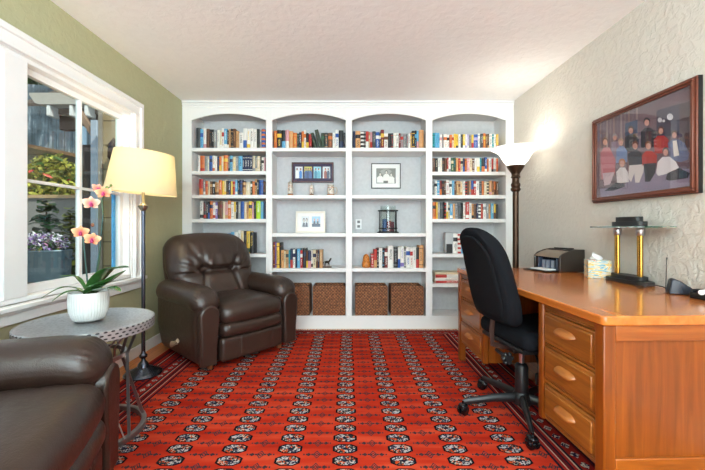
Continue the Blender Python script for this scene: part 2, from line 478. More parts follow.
# ------------------------------------------------------------------ built-in bookcase
BF = 3.82                                              # front plane
def sx(px): return (px-CX)*BF/F
def sz(py): return CH-(py-CY)*BF/F
bays = [(sx(191.8), sx(266)), (sx(272.3), sx(345.8)), (sx(352), sx(425.8)), (sx(432.3), sx(505.7))]
ZT = 2.335
BC = empty('built_in_bookcase', (0, BF, 0), label='white built-in bookcase with four arched bays covering the whole back wall', cat='bookcase')
def bb(mb, x0, x1, y0, y1, z0, z1): mb.box(x0, x1, y0-BF, y1-BF, z0, z1)
edges = [XL+.002] + [e for b in bays for e in b] + [XR-.002]
for i in range(0, 10, 2):
    m_ = MB(); x0, x1 = edges[i], edges[i+1]
    bb(m_, x0, x1, BF-.0045, BF+.02, 0.1425, ZC-.001)
    if i in (0, 8): bb(m_, *((x1-.02, x1) if i == 0 else (x0, x0+.02)), BF+.02, YB-.012, .10, ZT)
    else: bb(m_, x0+.012, x1-.012, BF+.02, YB-.012, .10, ZT)
    m_.build('side_panel' if i in (0, 8) else 'divider', M['white'], BC, bevel=.002)
m_ = MB(); bb(m_, XL+.002, XR-.002, YB-.012, YB-.002, .02, ZC-.002); m_.build('back_panel', M['shelf_grey'], BC, smooth=0)
m_ = MB(); bb(m_, XL+.002, XR-.002, BF+.02, YB-.012, ZT, ZT+.02); m_.build('top_board', M['shelf_grey'], BC, smooth=0)
# arched header: one board with four arches
m_ = MB()
zs, zp = sz(120.2), sz(113.6)
for (x0, x1) in bays:
    n = 18; w = (x1-x0)
    h = zp-zs; rad = (w*w/4+h*h)/(2*h); cx_ = (x0+x1)/2; cz = zp-rad
    arc = [(x0+w*i/n, cz+math.sqrt(rad*rad-(x0+w*i/n-cx_)**2)) for i in range(n+1)]
    for i in range(n):
        (xa, za), (xb, zb) = arc[i], arc[i+1]
        m_.add([(xa,-.004,za),(xb,-.004,zb),(xb,-.004,ZC-.002),(xa,-.004,ZC-.002),(xa,.02,za),(xb,.02,zb),(xb,.02,ZC-.002),(xa,.02,ZC-.002)],
               [(0,1,2,3),(7,6,5,4),(4,5,1,0)])
m_.build('arched_header', M['white'], BC, smooth=30)
m_ = MB()
for (z0, z1, d) in ((ZC-.022, ZC-.001, .022), (ZC-.048, ZC-.024, .014), (ZC-.078, ZC-.062, .010)):
    bb(m_, XL+.002, XR-.002, BF-d, BF-.002, z0, z1)
m_.build('crown_moulding', M['white'], BC, bevel=.006)
m_ = MB(); bb(m_, XL+.002, XR-.002, BF-.0065, BF+.02, .10, .142); bb(m_, XL+.002, XR-.002, BF+.0, BF+.018, 0, .10)
m_.build('base_board', M['white'], BC, bevel=.002)
SH = [[147.8, 171, 194.8, 218.9, 253.8, 283.6], [147.8, 195, 233.2, 268.4], [147.8, 195, 233.2, 268.2], [147.8, 171.7, 195, 218.9, 253.8, 283.6]]
SZ = []
for b, (x0, x1) in enumerate(bays):
    col = []
    for py in SH[b]:
        z = sz(py); col.append(z)
        m_ = MB(); bb(m_, x0+.001-(.013 if b else 0), x1-.001+(.013 if b < 3 else 0), BF+.004, YB-.0125, z-.038, z)
        m_.box(x0+.001, x1-.001, -.0, .006, z-.038, z)
        m_.build('shelf', M['white'], BC, bevel=.002)
    m_ = MB(); bb(m_, x0+.0, x1-.0, BF+.02, YB-.0125, .10, .142); m_.build('bottom_deck', M['white'], BC, smooth=0)
    SZ.append(col)

# outlet on the back panel of the third bay
o = empty('wall_outlet', (sx(358.7)*1.075, YB-.013, 1.135), label='white electrical outlet on the back of the third bookcase bay', cat='outlet')
MB().box(-.035, .035, -.006, 0, -.058, .058).build('cover_plate', M['white'], o, bevel=.002)
for dz in (-.026, .026): MB().box(-.016, .016, -.008, -.005, dz-.015, dz+.015).build('socket', plain('socket_grey', (120, 120, 120), .5), o)

# ------------------------------------------------------------------ books
PAL = dict(k=((30,30,33),'black'), K=((62,64,66),'charcoal'), w=((228,226,220),'white'), c=((214,200,168),'cream'), g=((140,142,144),'grey'),
  n=((28,40,74),'navy'), b=((36,84,160),'blue'), s=((96,166,204),'light blue'), t=((30,140,150),'teal'), G=((46,92,62),'green'),
  l=((168,204,30),'lime green'), o=((208,112,50),'orange'), r=((178,48,42),'red'), y=((222,184,66),'yellow'), B=((104,66,42),'brown'),
  T=((190,146,98),'tan'), p=((206,150,156),'pink'), v=((120,104,170),'purple'), m=((116,34,36),'maroon'), d=((48,60,44),'dark green'),
  O=((212,156,100),'pale orange'), V=((178,166,206),'lilac'))
_bm = {}
def book_mat(a, b, style):
    key = (a, b, style)
    if key in _bm: return _bm[key]
    k = NT('book_cover_%s' % PAL[a][1].replace(' ', '_')); x, y, z = k.xyz(k.coord('Generated'))
    v = k.coord('Object', (300, 1, 120)); n = k.noise(v, 1, 1)
    def band(lo, hi): return k.m('MULTIPLY', k.m('GREATER_THAN', z, lo), k.m('LESS_THAN', z, hi))
    marks = k.m('GREATER_THAN', n, .52)
    inx = k.m('MULTIPLY', k.m('GREATER_THAN', x, .28), k.m('LESS_THAN', x, .72))
    if style == 0: f = k.m('MULTIPLY', k.m('MULTIPLY', band(.38, .86), marks), inx)
    elif style == 1: f = k.m('MAXIMUM', band(.06, .24), k.m('MULTIPLY', k.m('MULTIPLY', band(.45, .9), marks), inx))
    elif style == 2: f = k.m('MAXIMUM', k.m('MAXIMUM', band(.84, .87), band(.12, .15)), k.m('MULTIPLY', k.m('MULTIPLY', band(.3, .7), marks), inx))
    elif style == 3: f = band(0, .42)
    elif style == 4: f = k.m('LESS_THAN', k.m('FRACT', k.m('MULTIPLY', z, 4.6)), .45)
    else: f = k.m('MAXIMUM', band(.60, .8), k.m('MULTIPLY', k.m('MULTIPLY', band(.15, .5), marks), inx))
    k.base(k.mix(f, PAL[a][0], PAL[b][0])).set(rough=.45)
    _bm[key] = k.mat; return k.mat
M['pages'] = plain('book_pages', (222, 212, 188), .85)
def book_mesh(w, h, d):
    m_ = MB(); m_.mat(0); c = min(.004, w*.2)
    n = 6                                              # rounded spine in plan, extruded
    sp = [(-w/2 + w*i/n, -.006*sin(pi*i/n)) for i in range(n+1)]
    inner = [(w/2-c, .003), (-w/2+c, .003)]
    m_.prism(sp + inner, 0, h, 'z')
    m_.box(-w/2, -w/2+c*.7, 0, d, 0, h); m_.box(w/2-c*.7, w/2, 0, d, 0, h)
    m_.mat(1); m_.box(-w/2+c*.7, w/2-c*.7, .003, d-.004, .003, h-.004)
    return m_
ORD = ['first','second','third','fourth','fifth','sixth','seventh','eighth','ninth','tenth','eleventh','twelfth','thirteenth','fourteenth','fifteenth','sixteenth','seventeenth','eighteenth','nineteenth','twentieth','twenty-first','twenty-second','twenty-third','twenty-fourth','twenty-fifth','twenty-sixth','twenty-seventh','twenty-eighth']
BAYN = ['first', 'second', 'third', 'fourth']
RNG = random.Random(11)
NBOOK = [0]
def row(bay, shelf, xa, xb, h, spec, yfront, rowname, jit=.018, cnt=None):
    """spec: list of tokens 'aB h w lean': cover colour, accent, optional height factor"""
    z = SZ[bay][shelf]; toks = spec.split()
    N = len(toks); ws = []
    for t in toks:
        a = t.split('/'); ws.append(float(a[2]) if len(a) > 2 and a[2] else RNG.uniform(.8, 1.2))
    tot = xb-xa; k = tot/sum(ws); x = xa
    for i, t in enumerate(toks):
        a = t.split('/'); cc = a[0]; hf = float(a[1]) if len(a) > 1 and a[1] else 1 - RNG.random()*.09
        lean = R(float(a[3])) if len(a) > 3 else 0
        w = ws[i]*k; A = cc[0]; Bc = cc[1] if len(cc) > 1 and cc[1].isalpha() else ('w' if PAL[A][0][1] < 130 else 'k')
        st = int(cc[-1]) if cc[-1].isdigit() else RNG.choice([0, 0, 1, 2, 5])
        hh = h*hf
        o = book_mesh(w*.95 if not lean else w*.72, hh, RNG.uniform(.13, .17)).build('book', [book_mat(A, Bc, st), M['pages']], smooth=50)
        yy = yfront + RNG.uniform(0, jit)
        o.location = (x+w/2 + (-.5*hh*sin(lean) if lean else 0), yy, z+.0005 + (abs(sin(lean))*w*.36 if lean else 0)); o.rotation_euler = (0, lean, 0)
        adj = 'tall' if hf > .97 else ('short' if hf < .9 else ('slim' if w < .026 else ('thick' if w > .036 else 'upright')))
        two = ' and %s' % PAL[Bc][1] if PAL[Bc][1] != PAL[A][1] and st in (1, 3, 4, 5) else ''
        lb = '%s %s%s book, %s from left, %s of the %s bay' % (adj, PAL[A][1], two, ORD[i], rowname, BAYN[bay])
        if lean: lb = lb.replace('%s ' % adj, 'leaning ', 1)
        tag(o, lb, 'book', 'books in the %s bay, %s' % (BAYN[bay], rowname)); NBOOK[0] += 1
        x += w
TOP, S2, S3, S4, S5 = 'top shelf', 'second shelf', 'third shelf', 'fourth shelf', 'fifth shelf'
y1 = BF+.055
def bx(px, y=None): return (px-CX)*(y or y1)/F
row(0, 0, bx(195.8), bx(265.2), .232, 'Kk/1/1.9 sb/.93/1.2 wp/.98/1.3 Bk/.95/1.3 kB/.93 kw/.93 gw/.9 wg/.9/1.2 cw/.88 wr/.98 sw1/.95/1.3 kw/.88/.7 TB/.93/.8 kT2/.95/1.2 BT/.95 TB/.85/1.3 wk0/.78/1.9 wb3/.97/1.5 wy1/.96/1.5 wk0/.97/1.4 wg0/.93/1.4 kd/.94/1.2 gw/.92/.9 bo4/.95/1.6', y1, TOP)
row(0, 1, bx(197.5), bx(265.4), .185, 'wg/.96/.8 or1/.97/1.7 gG/.93/1.2 cw/.92/.7 bn5/.96/1.2 wo1/.97/1 wc/.93 nb/.93/.8 oy3/.9/.9 cw/.94/.8 oy5/.98/1.7 gk/.9/.6 sn/.96/1.2 cy2/.88/1.2 gw/.93/.9 s//1.6 nw2/.97 nw2/.97 nw2/.97 nw2/.96 cg/.96 gc/.9 cw/.93 Kc/.9/.6 wk/.85/.9 pg/.84/.6', y1, S2)
row(0, 2, bx(198.8), bx(265.4), .178, 'ro3/1/1.5 gw/.95/.9 or/.88/1 cB/.85 BT5/.85 kw/.86 TB/.8/1.6 o/.93/1.2 yT/.9 cy1/.96/.7 kB/.9 nw/.88/.8 yc/.86/.8 rT/.85/1 sw1/.93/.9 kw/.9/.7 nb/.95/1.3 TB/.8 cw0/.8/1.8 dw/.88/.7 oT/.86/1 T//.9 kw/.94 bn2/.94/1.6 Bk/.85/.9', y1, S3)
row(0, 3, bx(199.8), bx(265.3), .205, 'wk/.96/1.3 Kr1/.95 kw/.9 nb3/.8/.8 on5/.95/1.2 wr1/.88 vw5/.9 Bk/.93 Bm/.97/1.2 cp/.93 pT/.9 oc/.98/1.2 wg/.92 yc3/.92/1 kw/.92/.8 gc/.9/1.2 bn0/.95/1.5 cw/.92 TB/.88 yn5/.95/1.3 pg/.88/.8 kG/.93/.9 lw0/.97/1.9 sg/.93/1.2 nk/.95/.9', y1, S4)
y5 = BF+.03
row(0, 4, bx(224.5, y5), bx(253.6, y5), .255, 'gk/.8/.9 bG/.86/1.1 sb/.92/1.3 wo3/.92/1.2 wk/1/1 cy1/.96/1.1 kK/.97/1 yG1/.95/1.3 ky/.9/1.3', y5, S5)
row(1, 0, bx(273.6), bx(345.3), .213, 'oy//1.3 ky5/.97/1.8 ks3/.97/1.5 pw3/.98/1.4 OT2/.93/1.5 oy2/.84/1.6 dg/.8/.8 nw/.86 oy3/.92/1 wo/.97/.8 ky3/.82 rm/.78/1.2 dk/.85/1.7/-14 dk2/1/2.0/-14 dG/.82/1.4 KT2/.82/1.3 Bo5/.83/1.8 wg/.84 wb/.98/1.3 kn3/.97/1.9 Kg/.85/.7', y1, TOP)
row(1, 3, bx(272.9, y5), bx(322.5, y5), .282, 'my/1/.8 vm//.7 yB/.97/1.2 kB/.98/.6 O/.68/1.3 ck/.65/.7 TK5/.68/1.2 ts/.68/.7 nr3/.74/1.1 wn5/.7/1 nk/.72/.8 sw/.74/1.3 rw/.68/1 kn/.76/1.5 By3/.66/.8 np3/.66/1.3 w/.7/.7 cn5/.69/1.3 B/.69/.9 nw/.67/.6 Tc/.7/1.3', y5, S4)
row(2, 0, bx(352.6), bx(424), .206, 'nk/.95/1.2 Ok5/.96/2 kw4/.93/1.4 kg4/.94/.8 rw3/.94/1.2 Tc/.9/.6 pr3/.9/.9 Kg/.93/1.4 bw5/.9/1.5 Kw/.87/.5 my5/1.02/1.4 wB5/.82/1.6 kK/.82/1.2 Kr/.83/1 wc/.85/1 w/.86/1.2 m/.83/.8 gr5/.83/1.2 gK/.82/1.2 gr/.8/.7 w/.82/.9 Ty5/.88/.6 ky/.96/1.2 ks/.99/.8 sp3/.98/.9 OT2/1.02/2', y1, TOP)
row(2, 3, bx(371, y5), bx(423.6, y5), .245, 'r/.62/1.1 rT3/.82/1.2 kw/.87/.7 wg/.88/1.3 ks/.86/.9 mw5/.86/1.2 w/.96/2.2 kg2/.93/1.6 wb3/.92/1 wv1/.94/1.3 gw/.84/.9 wb5/.92/1.5 wr5/.9/1 wg/.92/1.2 kr3/.9/1.1 OB/1/1.7', y5, S4)
row(3, 0, bx(432.7), bx(498.6), .185, 't//1 st/.97/1 st/.96/.9 wp5/.85/1 gK/.9/.7 wo5/.88/1.4 w/.86/1 or3/.84/1 cr/.86/.8 yo/.9/.9 yk/.88/.9 wG/.86/.9 Kg/.86 yw1/.86/.9 wV/.86/.8 Vw/.88 gB/.84/.9 yr3/.84/.9 bV5/.87/1.9 w/.93/1 Kw/.9/1 oy/.92/1 Bc/.87/.9 kT/.9/.7 wk/.9/1.2 tw/.88/.8 w/.88/.8 yp1/.87/.9', y1, TOP)
row(3, 1, bx(432.7), bx(498.4), .175, 'Bg/.9/1 kc/.88 w/.9/1 wy/.92/.7 kB/.93 Bk/.9/1 r/.92/.6 wg/.93 Gc5/.92/1 dt/.95/1.1 Or/.92/1 rO/.88/.8 ck/.9 nb3/.9 ok/.88/.7 pw/.9 cB/.87/1.2 Bw/.88 wc/.9 wy3/.9/1.1 ts/.92/.7 ko3/.9/1.2 b/.95/1 ok/.85/.7 w0/.88/1.3 rk/.88/.7 wg/.9 or/.88/.8', y1, S2)
row(3, 2, bx(432.7), bx(498.6), .182, 'g/.9/.8 wk/.9 sw/.9/1 mo3/.9/.9 kB/.88 B/.88/.7 wr2/.93/1.2 w/.86/1 sg/.9 Bc/.85/.8 Tc/.87/.8 TB/.86/.8 cT/.85/.9 wB/.87 kr4/.85/.8 BK/.88 Tg/.87/.7 br3/.9/1 rw/.88/.9 w0/.87/1.3 Kg/.86 ok/.88/.8 cw/.83/1 kc4/.86/.9 Op/.88/1 BT/.86/.8 oB3/.86/.9 B/.84/.9', y1, S3)
row(3, 3, bx(432.7), bx(498), .196, 'ok5/.95/1.3 yc/.95/.7 gw/.95/.9 kK/.95/1.6 kr4/.93/.7 wy3/.96/.7 c/.8/.7 sw/.84/1.1 OT/.86/.9 gk2/.87/1.2 kK/.9/1.9 wo/.93/.9 r/.95/1.3 w/.9/1.1 O/.85/.6 Bk/.86/1 nw/.86/.8 wk4/.88/1.1 rO/.85/.8 wg5/.86/1.1 gw/.86/.9 O/.85/.9 sw/.87 yB3/.84/.8 kd/.82/.8', y1, S4)
row(3, 4, bx(453.2, y5), bx(467.5, y5), .235, 'w/.93/1.5 wr4/.94/1 sb/.95/1.2 Gs/.9/.8', y5, S5)
# grey vertical device beside them
o = empty('portable_speaker', (bx(449, BF+.05), BF+.05, SZ[3][4]), label='grey and black upright box on the fifth shelf of the fourth bay', cat='speaker')
MB().soft((.045, .05, .115), .012, 4, c=(0, .03, .116)).build('body', plain('pale_grey_case', (176, 178, 180), .4), o)
MB().box(-.035, .03, -.024, -.019, .004, .105).build('front_panel', M['black'], o, bevel=.003)
# stacks of books lying flat
def flat_stack(bay, shelf, xc, y0, specs, where):
    z = SZ[bay][shelf]+.0005
    for i, (cc, h, w, d, dx) in enumerate(specs):
        a = book_mesh(h, w, d)
        o = a.build('book', [book_mat(cc[0], cc[1], int(cc[2])), M['pages']], smooth=50)
        o.rotation_euler = (0, R(90), 0); o.location = (xc-w/2+dx, y0, z+h/2)
        pos = ['lowest', 'second from bottom', 'third from bottom', 'topmost'][i] if i < len(specs)-1 else 'topmost'
        tag(o, '%s book lying flat, %s in stack, %s' % (PAL[cc[0]][1], pos, where), 'book', 'books lying flat on the %s' % where)
        z += h+.0005; NBOOK[0] += 1
flat_stack(3, 5, bx(447, y5)+.02, y5, [('rw0', .026, .30, .2, .01), ('wg0', .032, .28, .2, -.01), ('wr3', .034, .29, .2, 0), ('cT0', .022, .30, .2, 0), ('Tc2', .020, .31, .21, 0)][:4], 'lowest shelf of the fourth bay')
flat_stack(0, 5, bx(247, y5), y5+.02, [('wg0', .04, .26, .2, 0), ('gw0', .045, .27, .2, .01)], 'lowest shelf of the first bay')
print('books', NBOOK[0])

# ------------------------------------------------------------------ framed photographs on the shelves
class Flat:
    """flat shapes in a picture: u right, v up, in metres from the picture's centre"""
    def __init__(s): s.mb = MB(); s.mats = []; s.lay = 0
    def poly(s, pts, c):
        nm = 'print_ink_%d_%d_%d' % tuple(c); m_ = plain(nm, tuple(c), .35)
        if m_ not in s.mats: s.mats.append(m_)
        s.mb.mat(s.mats.index(m_)); s.lay += 1
        s.mb.add([(u, -.0002*s.lay*.25, v) for u, v in pts], [tuple(range(len(pts)))])
    def ell(s, u, v, a, b, c, n=12): s.poly([(u+a*cos(2*pi*i/n), v+b*sin(2*pi*i/n)) for i in range(n)], c)
    def rect(s, u0, u1, v0, v1, c): s.poly([(u0, v0), (u1, v0), (u1, v1), (u0, v1)], c)
def frame_ring(w, h, t, d, mb=None):
    mb = mb or MB()
    mb.box(-w/2, w/2, -d, 0, h-t, h); mb.box(-w/2, w/2, -d, 0, 0, t)
    mb.box(-w/2, -w/2+t, -d, 0, t, h-t); mb.box(w/2-t, w/2, -d, 0, t, h-t); return mb
# 1: four-photo frame
y = 4.06
z0 = SZ[1][1]
o = empty('picture_frame', (bx(312.4, y), YB-.03, 1.09-(182.2-228)*y/F), label='wide dark red frame with four small colour photos, hung above the steins', cat='picture frame')
w_, h_ = .485, .235
frame_ring(w_, h_, .02, .022).build('frame', plain('oxblood_frame', (72, 30, 36), .4), o, bevel=.003)
MB().box(-w_/2+.015, w_/2-.015, -.012, -.002, .015, h_-.015).build('mat_board', plain('plum_mat', (74, 66, 88), .8), o, smooth=0)
for i in range(4):
    f_ = Flat(); pw, ph = .086, .135
    bg = [(206,214,222), (150,160,70), (150,200,214), (200,206,210)][i]
    f_.rect(-pw/2, pw/2, 0, ph, bg)
    if i == 1: f_.rect(-pw/2, pw/2, ph*.72, ph, (196,184,80)); f_.rect(-pw/2, pw/2, 0, ph*.2, (50,120,60))
    for j, (u, c1) in enumerate([[(-.022,(235,235,235)), (.018,(40,120,200))], [(-.025,(40,70,130)), (.0,(30,60,110)), (.026,(60,90,150))], [(-.018,(60,140,170)), (.016,(90,170,190))], [(-.012,(150,70,50)), (.02,(40,50,80))]][i]):
        f_.poly([(u-.016,0), (u+.016,0), (u+.017,ph*.5), (u+.008,ph*.66), (u-.008,ph*.66), (u-.017,ph*.5)], c1)
        f_.ell(u, ph*.76, .008, .011, (190,120,90)); f_.poly([(u-.009,ph*.78),(u+.009,ph*.78),(u+.006,ph*.86),(u-.006,ph*.86)], (60,40,30))
    f_.mb.build('photo_print', f_.mats, o, smooth=0, loc=(-.159+.106*i, -.0125, .05))
# 2: black-and-white in thin dark frame (stands on second shelf of third bay)
def stand_frame(px0, px1, top, bay, shelf, y, fm, matm, label, t, print_size, paint, group=None, lift=0, tilt=-5):
    wd = (px1-px0)*y/F; z = SZ[bay][shelf]+.001+lift
    ht = (1.09-(top-228)*y/F) - z
    o = empty('picture_frame', (bx((px0+px1)/2, y), y, z), label=label, cat='picture frame')
    o.rotation_euler = (R(tilt), 0, 0)
    frame_ring(wd, ht, t, .016).build('frame', fm, o, bevel=.002)
    MB().box(-wd/2+t*.6, wd/2-t*.6, -.009, -.002, t*.6, ht-t*.6).build('mat_board', matm, o, smooth=0)
    MB().box(-wd*.45, wd*.45, -.002, .002, t, ht-t).build('back_board', M['black'], o, smooth=0)
    for (u, v, pw, ph, fn) in print_size(wd, ht):
        f_ = Flat(); fn(f_, pw, ph); f_.mb.build('photo_print', f_.mats, o, smooth=0, loc=(u, -.0095, v))
    return o
def bw_people(f_, w, h):
    f_.rect(-w/2, w/2, 0, h, (118,116,106)); f_.rect(-w/2, w/2, 0, h*.3, (86,84,78)); f_.ell(0, h*.75, w*.3, h*.2, (150,148,138))
    for u, v, s_ in ((-.3, .05, 1), (.02, .18, 1), (.27, .02, 1.1)):
        u *= w; b = v*h
        f_.poly([(u-.17*w, b), (u+.17*w, b), (u+.16*w, b+.34*h), (u+.05*w, b+.46*h), (u-.05*w, b+.46*h), (u-.16*w, b+.34*h)], (226,224,216))
        f_.ell(u, b+.56*h, .075*w, .13*h, (60,56,50)); f_.ell(u, b+.54*h, .05*w, .10*h, (206,198,186))
stand_frame(371.2, 400.6, 163.4, 2, 1, YB-.0155, M['black'], M['paper'], 'thin black frame with a black-and-white family photo on wide white mat, hung in third bay', .010,
            lambda W_, H_: [(0, H_*.2, W_*.66, H_*.6, bw_people)], None, None, .102, 0)
def sketch(f_, w, h):
    f_.rect(-w/2, w/2, 0, h, (214,222,228))
    for u in (-.2, .16):
        u *= w; f_.ell(u, h*.66, w*.14, h*.2, (40,44,50)); f_.ell(u, h*.62, w*.1, h*.15, (200,196,190))
        f_.poly([(u-.2*w, h*.04), (u+.16*w, h*.02), (u+.12*w, h*.42), (u-.1*w, h*.45)], (90,96,110))
def seaside(f_, w, h):
    f_.rect(-w/2, w/2, 0, h, (150,190,220)); f_.rect(-w/2, w/2, 0, h*.3, (50,80,110)); f_.rect(-w/2, w/2, h*.3, h*.38, (210,214,216))
    for u in (-.2, .18):
        u *= w; f_.poly([(u-.17*w, h*.1), (u+.17*w, h*.1), (u+.1*w, h*.55), (u-.1*w, h*.55)], (70,80,100)); f_.ell(u, h*.66, w*.09, h*.13, (200,160,140))
stand_frame(295.6, 325.3, 211.2, 1, 2, 3.93, plain('cream_frame', (232, 228, 216), .5), M['paper'], 'cream frame holding two small photos on the third shelf of second bay', .020,
            lambda W_, H_: [(-W_*.17, H_*.26, W_*.26, H_*.50, sketch), (W_*.19, H_*.28, W_*.28, H_*.48, seaside)], None)

# steins
def stein(px, y, z, h, r, lid, label, handle=True, rz=0):
    o = empty('beer_stein', (bx(px, y), y, z+.001), rz, label=label, cat='beer stein', group='painted steins on the second shelf')
    k = NT('painted_stoneware'); zz = k.xyz(k.coord('Generated'))[2]; v = k.coord('Object', (40, 40, 26)); n = k.noise(v, 1.4, 3)
    pic = k.ramp(n, [(.33, (70, 56, 48)), (.41, (214, 204, 190)), (.62, (226, 218, 204)), (.68, (160, 100, 60))], True)
    band = k.ramp(zz, [(0, 1.), (.16, 0.), (.78, 1.), (.84, 0.)], True)
    bnd = k.ramp(zz, [(0, (206, 130, 50)), (.08, (70, 46, 34)), (.16, (220, 210, 190)), (.8, (170, 90, 44)), (.9, (214, 204, 186))], True)
    k.base(k.mix(band, pic, bnd)).set(rough=.3)
    MB().lathe([(r*1.1, 0), (r*1.1, h*.08), (r, h*.12), (r*.96, h*.5), (r*.88, h*.9), (r*.9, h), (r*.8, h)], 24).build('mug', k.mat, o)
    ld = MB().lathe([(r*.95, h), (r*.9, h+.012), (r*.45, h+lid*.5), (r*.16, h+lid*.7), (r*.2, h+lid*.82), (r*.08, h+lid), (.001, h+lid)], 20)
    ld.build('lid', plain('pewter_lid', (196, 188, 172), .35, .5), o)
    if handle:
        MB().tube([(r*.9, 0, h*.86), (r*1.55, 0, h*.82), (r*1.75, 0, h*.55), (r*1.5, 0, h*.25), (r*.95, 0, h*.18)], .006, 8).build('handle', plain('stein_handle', (196, 184, 166), .35), o)
    return o
yz = 3.9; z2 = SZ[1][1]
stein(290.4, yz, z2, .125, .030, .055, 'tall slim painted stein with pointed lid, left end of shelf', True, R(100))
stein(311.6, yz, z2, .098, .022, .042, 'smallest painted stein, standing below the four-photo frame', True, R(110))
stein(330.8, yz, z2, .105, .040, .018, 'wide painted stein with side handle and flat lid', True, 0)
# horse figurine
o = empty('horse_figurine', (bx(327.0, 3.88), 3.88, SZ[1][3]+.001), label='small dark bronze horse figurine on a base beside the books', cat='figurine')
MB().soft((.052, .022, .008), .005, 3, c=(0, 0, .008)).build('base', M['bronze'], o)
h = MB(); h.ball((0, 0, .062), (.028, .012, .015), 14, 8)
h.tube([(.020, 0, .065), (.034, 0, .085), (.040, 0, .102)], [.011, .009, .006]); h.tube([(.037, 0, .103), (.050, 0, .092)], [.0075, .004])
for lx, ly, fx in ((.019, .006, .026), (.017, -.006, .014), (-.020, .006, -.026), (-.021, -.006, -.017)): h.tube([(lx, ly, .058), (fx, ly, .036), (fx-.002, ly, .016)], [.006, .0035, .003], 6)
h.tube([(-.026, 0, .066), (-.040, 0, .058), (-.042, 0, .036)], [.004, .005, .002], 6)
h.build('horse_body', plain('dark_bronze_patina', (54, 46, 36), .4, .5), o)
# hurricane candle holder
o = empty('candle_holder', (bx(388.0, 3.93), 3.93, SZ[2][2]+.001), label='glass cylinder candle holder in a black iron stand with three rings', cat='candle holder')
st = MB()
for zz_, rr in ((.006, .118), (.05, .104), (.245, .112)):
    st.lathe([(rr-.014, zz_-.005), (rr, zz_-.005), (rr, zz_+.007), (rr-.014, zz_+.007), (rr-.014, zz_-.005)], 36, cap=False)
for i in range(6):
    a = pi*i/3+.3; st.tube([(.103*cos(a), .103*sin(a), .0), (.1*cos(a), .1*sin(a), .25)], .005, 6)
st.lathe([(.001, .010), (.104, .010), (.104, .018), (.001, .018)], 32)
st.build('iron_stand', M['blackmat'], o)
MB().lathe([(.085, .02), (.085, .30), (.081, .30), (.081, .022)], 36, cap=False).build('glass_cylinder', M['glass_clear'], o)
for a_, c_, h_c in ((-.038, (52, 84, 140), .15), (.012, (130, 46, 58), .13), (.045, (104, 40, 60), .12)):
    MB().lathe([(.026, .019), (.026, h_c), (.02, h_c+.004), (.002, h_c-.002), (.002, h_c+.012), (.0005, h_c+.012)], 20).build('candle', plain('candle_wax_%d' % c_[0], c_, .5), o, loc=(a_, .012*((a_ > 0)*2-1), 0))
# carved wooden owl-like lump
o = empty('carved_figurine', (bx(366.2, 3.87), 3.87, SZ[2][3]+.001), label='squat carved amber wood figurine at the left of the white books', cat='figurine')
k = NT('amber_carved_wood'); v = k.coord(); n = k.voro(v, 60); k.base(k.ramp(n, [(.05, (110, 58, 18)), (.5, (206, 126, 44))])).set(rough=.35); k.bump(n, .6, .006)
MB().lathe([(.034, 0), (.046, .01), (.048, .04), (.042, .065), (.036, .072), (.038, .09), (.034, .115), (.022, .138), (.008, .148), (.001, .15)], 26).build('carved_body', k.mat, o)
# baskets
def basket(px, y0, lbl, w=.352):
    d, h, t = .25, .318, .014
    o = empty('wicker_basket', (bx(px, y0), y0, .1425), label=lbl, cat='basket', group='woven storage baskets on the bottom shelf')
    m_ = MB(); 
    for (x0, x1, ya, yb) in ((-w/2, w/2, 0, t), (-w/2, w/2, d-t, d), (-w/2, -w/2+t, t, d-t), (w/2-t, w/2, t, d-t)): m_.box(x0, x1, ya, yb, 0, h-.012)
    m_.box(-w/2+t, w/2-t, t, d-t, 0, .012)
    m_.build('woven_body', M['wicker'], o, smooth=0)
    r_ = MB(); e = .009; zz_ = h-.010
    r_.tube([(-w/2+e, e, zz_), (w/2-e, e, zz_), (w/2-e, d-e, zz_), (-w/2+e, d-e, zz_), (-w/2+e, e, zz_), (w/2-e, e, zz_)], .0105, 8)
    r_.build('rim', M['wicker'], o)
basket(293.2, 3.835, 'wicker basket behind the recliner, left of pair in second bay')
basket(329.0, 3.835, 'wicker basket at the right end of the second bay')
basket(371.6, 3.835, 'dark wicker basket at the left end of the third bay')
basket(407.4, 3.835, 'wicker basket at the right end of the third bay')
# ------------------------------------------------------------------ rug
RZ = .009
o = empty('area_rug', (0, 0, 0), label='large red oriental rug with rows of white and orange medallions', cat='rug')
m_ = MB(); nx, ny = 6, 10
m_.box(-1.60, 1.30, -.9, 3.745, .0005, RZ); m_.build('rug_pile', M['rug'], o, smooth=0)
fr = MB(); rr = random.Random(3)
x = -1.60
while x < 1.30:
    L = rr.uniform(.035, .062); dx = rr.uniform(-.014, .014)
    fr.tube([(x, 3.742, .006), (x+dx*.4, 3.742+L*.6, .005), (x+dx, 3.742+L, .0035)], [.0022, .002, .0012], 4); x += rr.uniform(.006, .011)
tag(fr.build('fringe', plain('cream_fringe', (226, 222, 210), .9), o), kind='stuff')['label'] = 'cream knotted fringe'

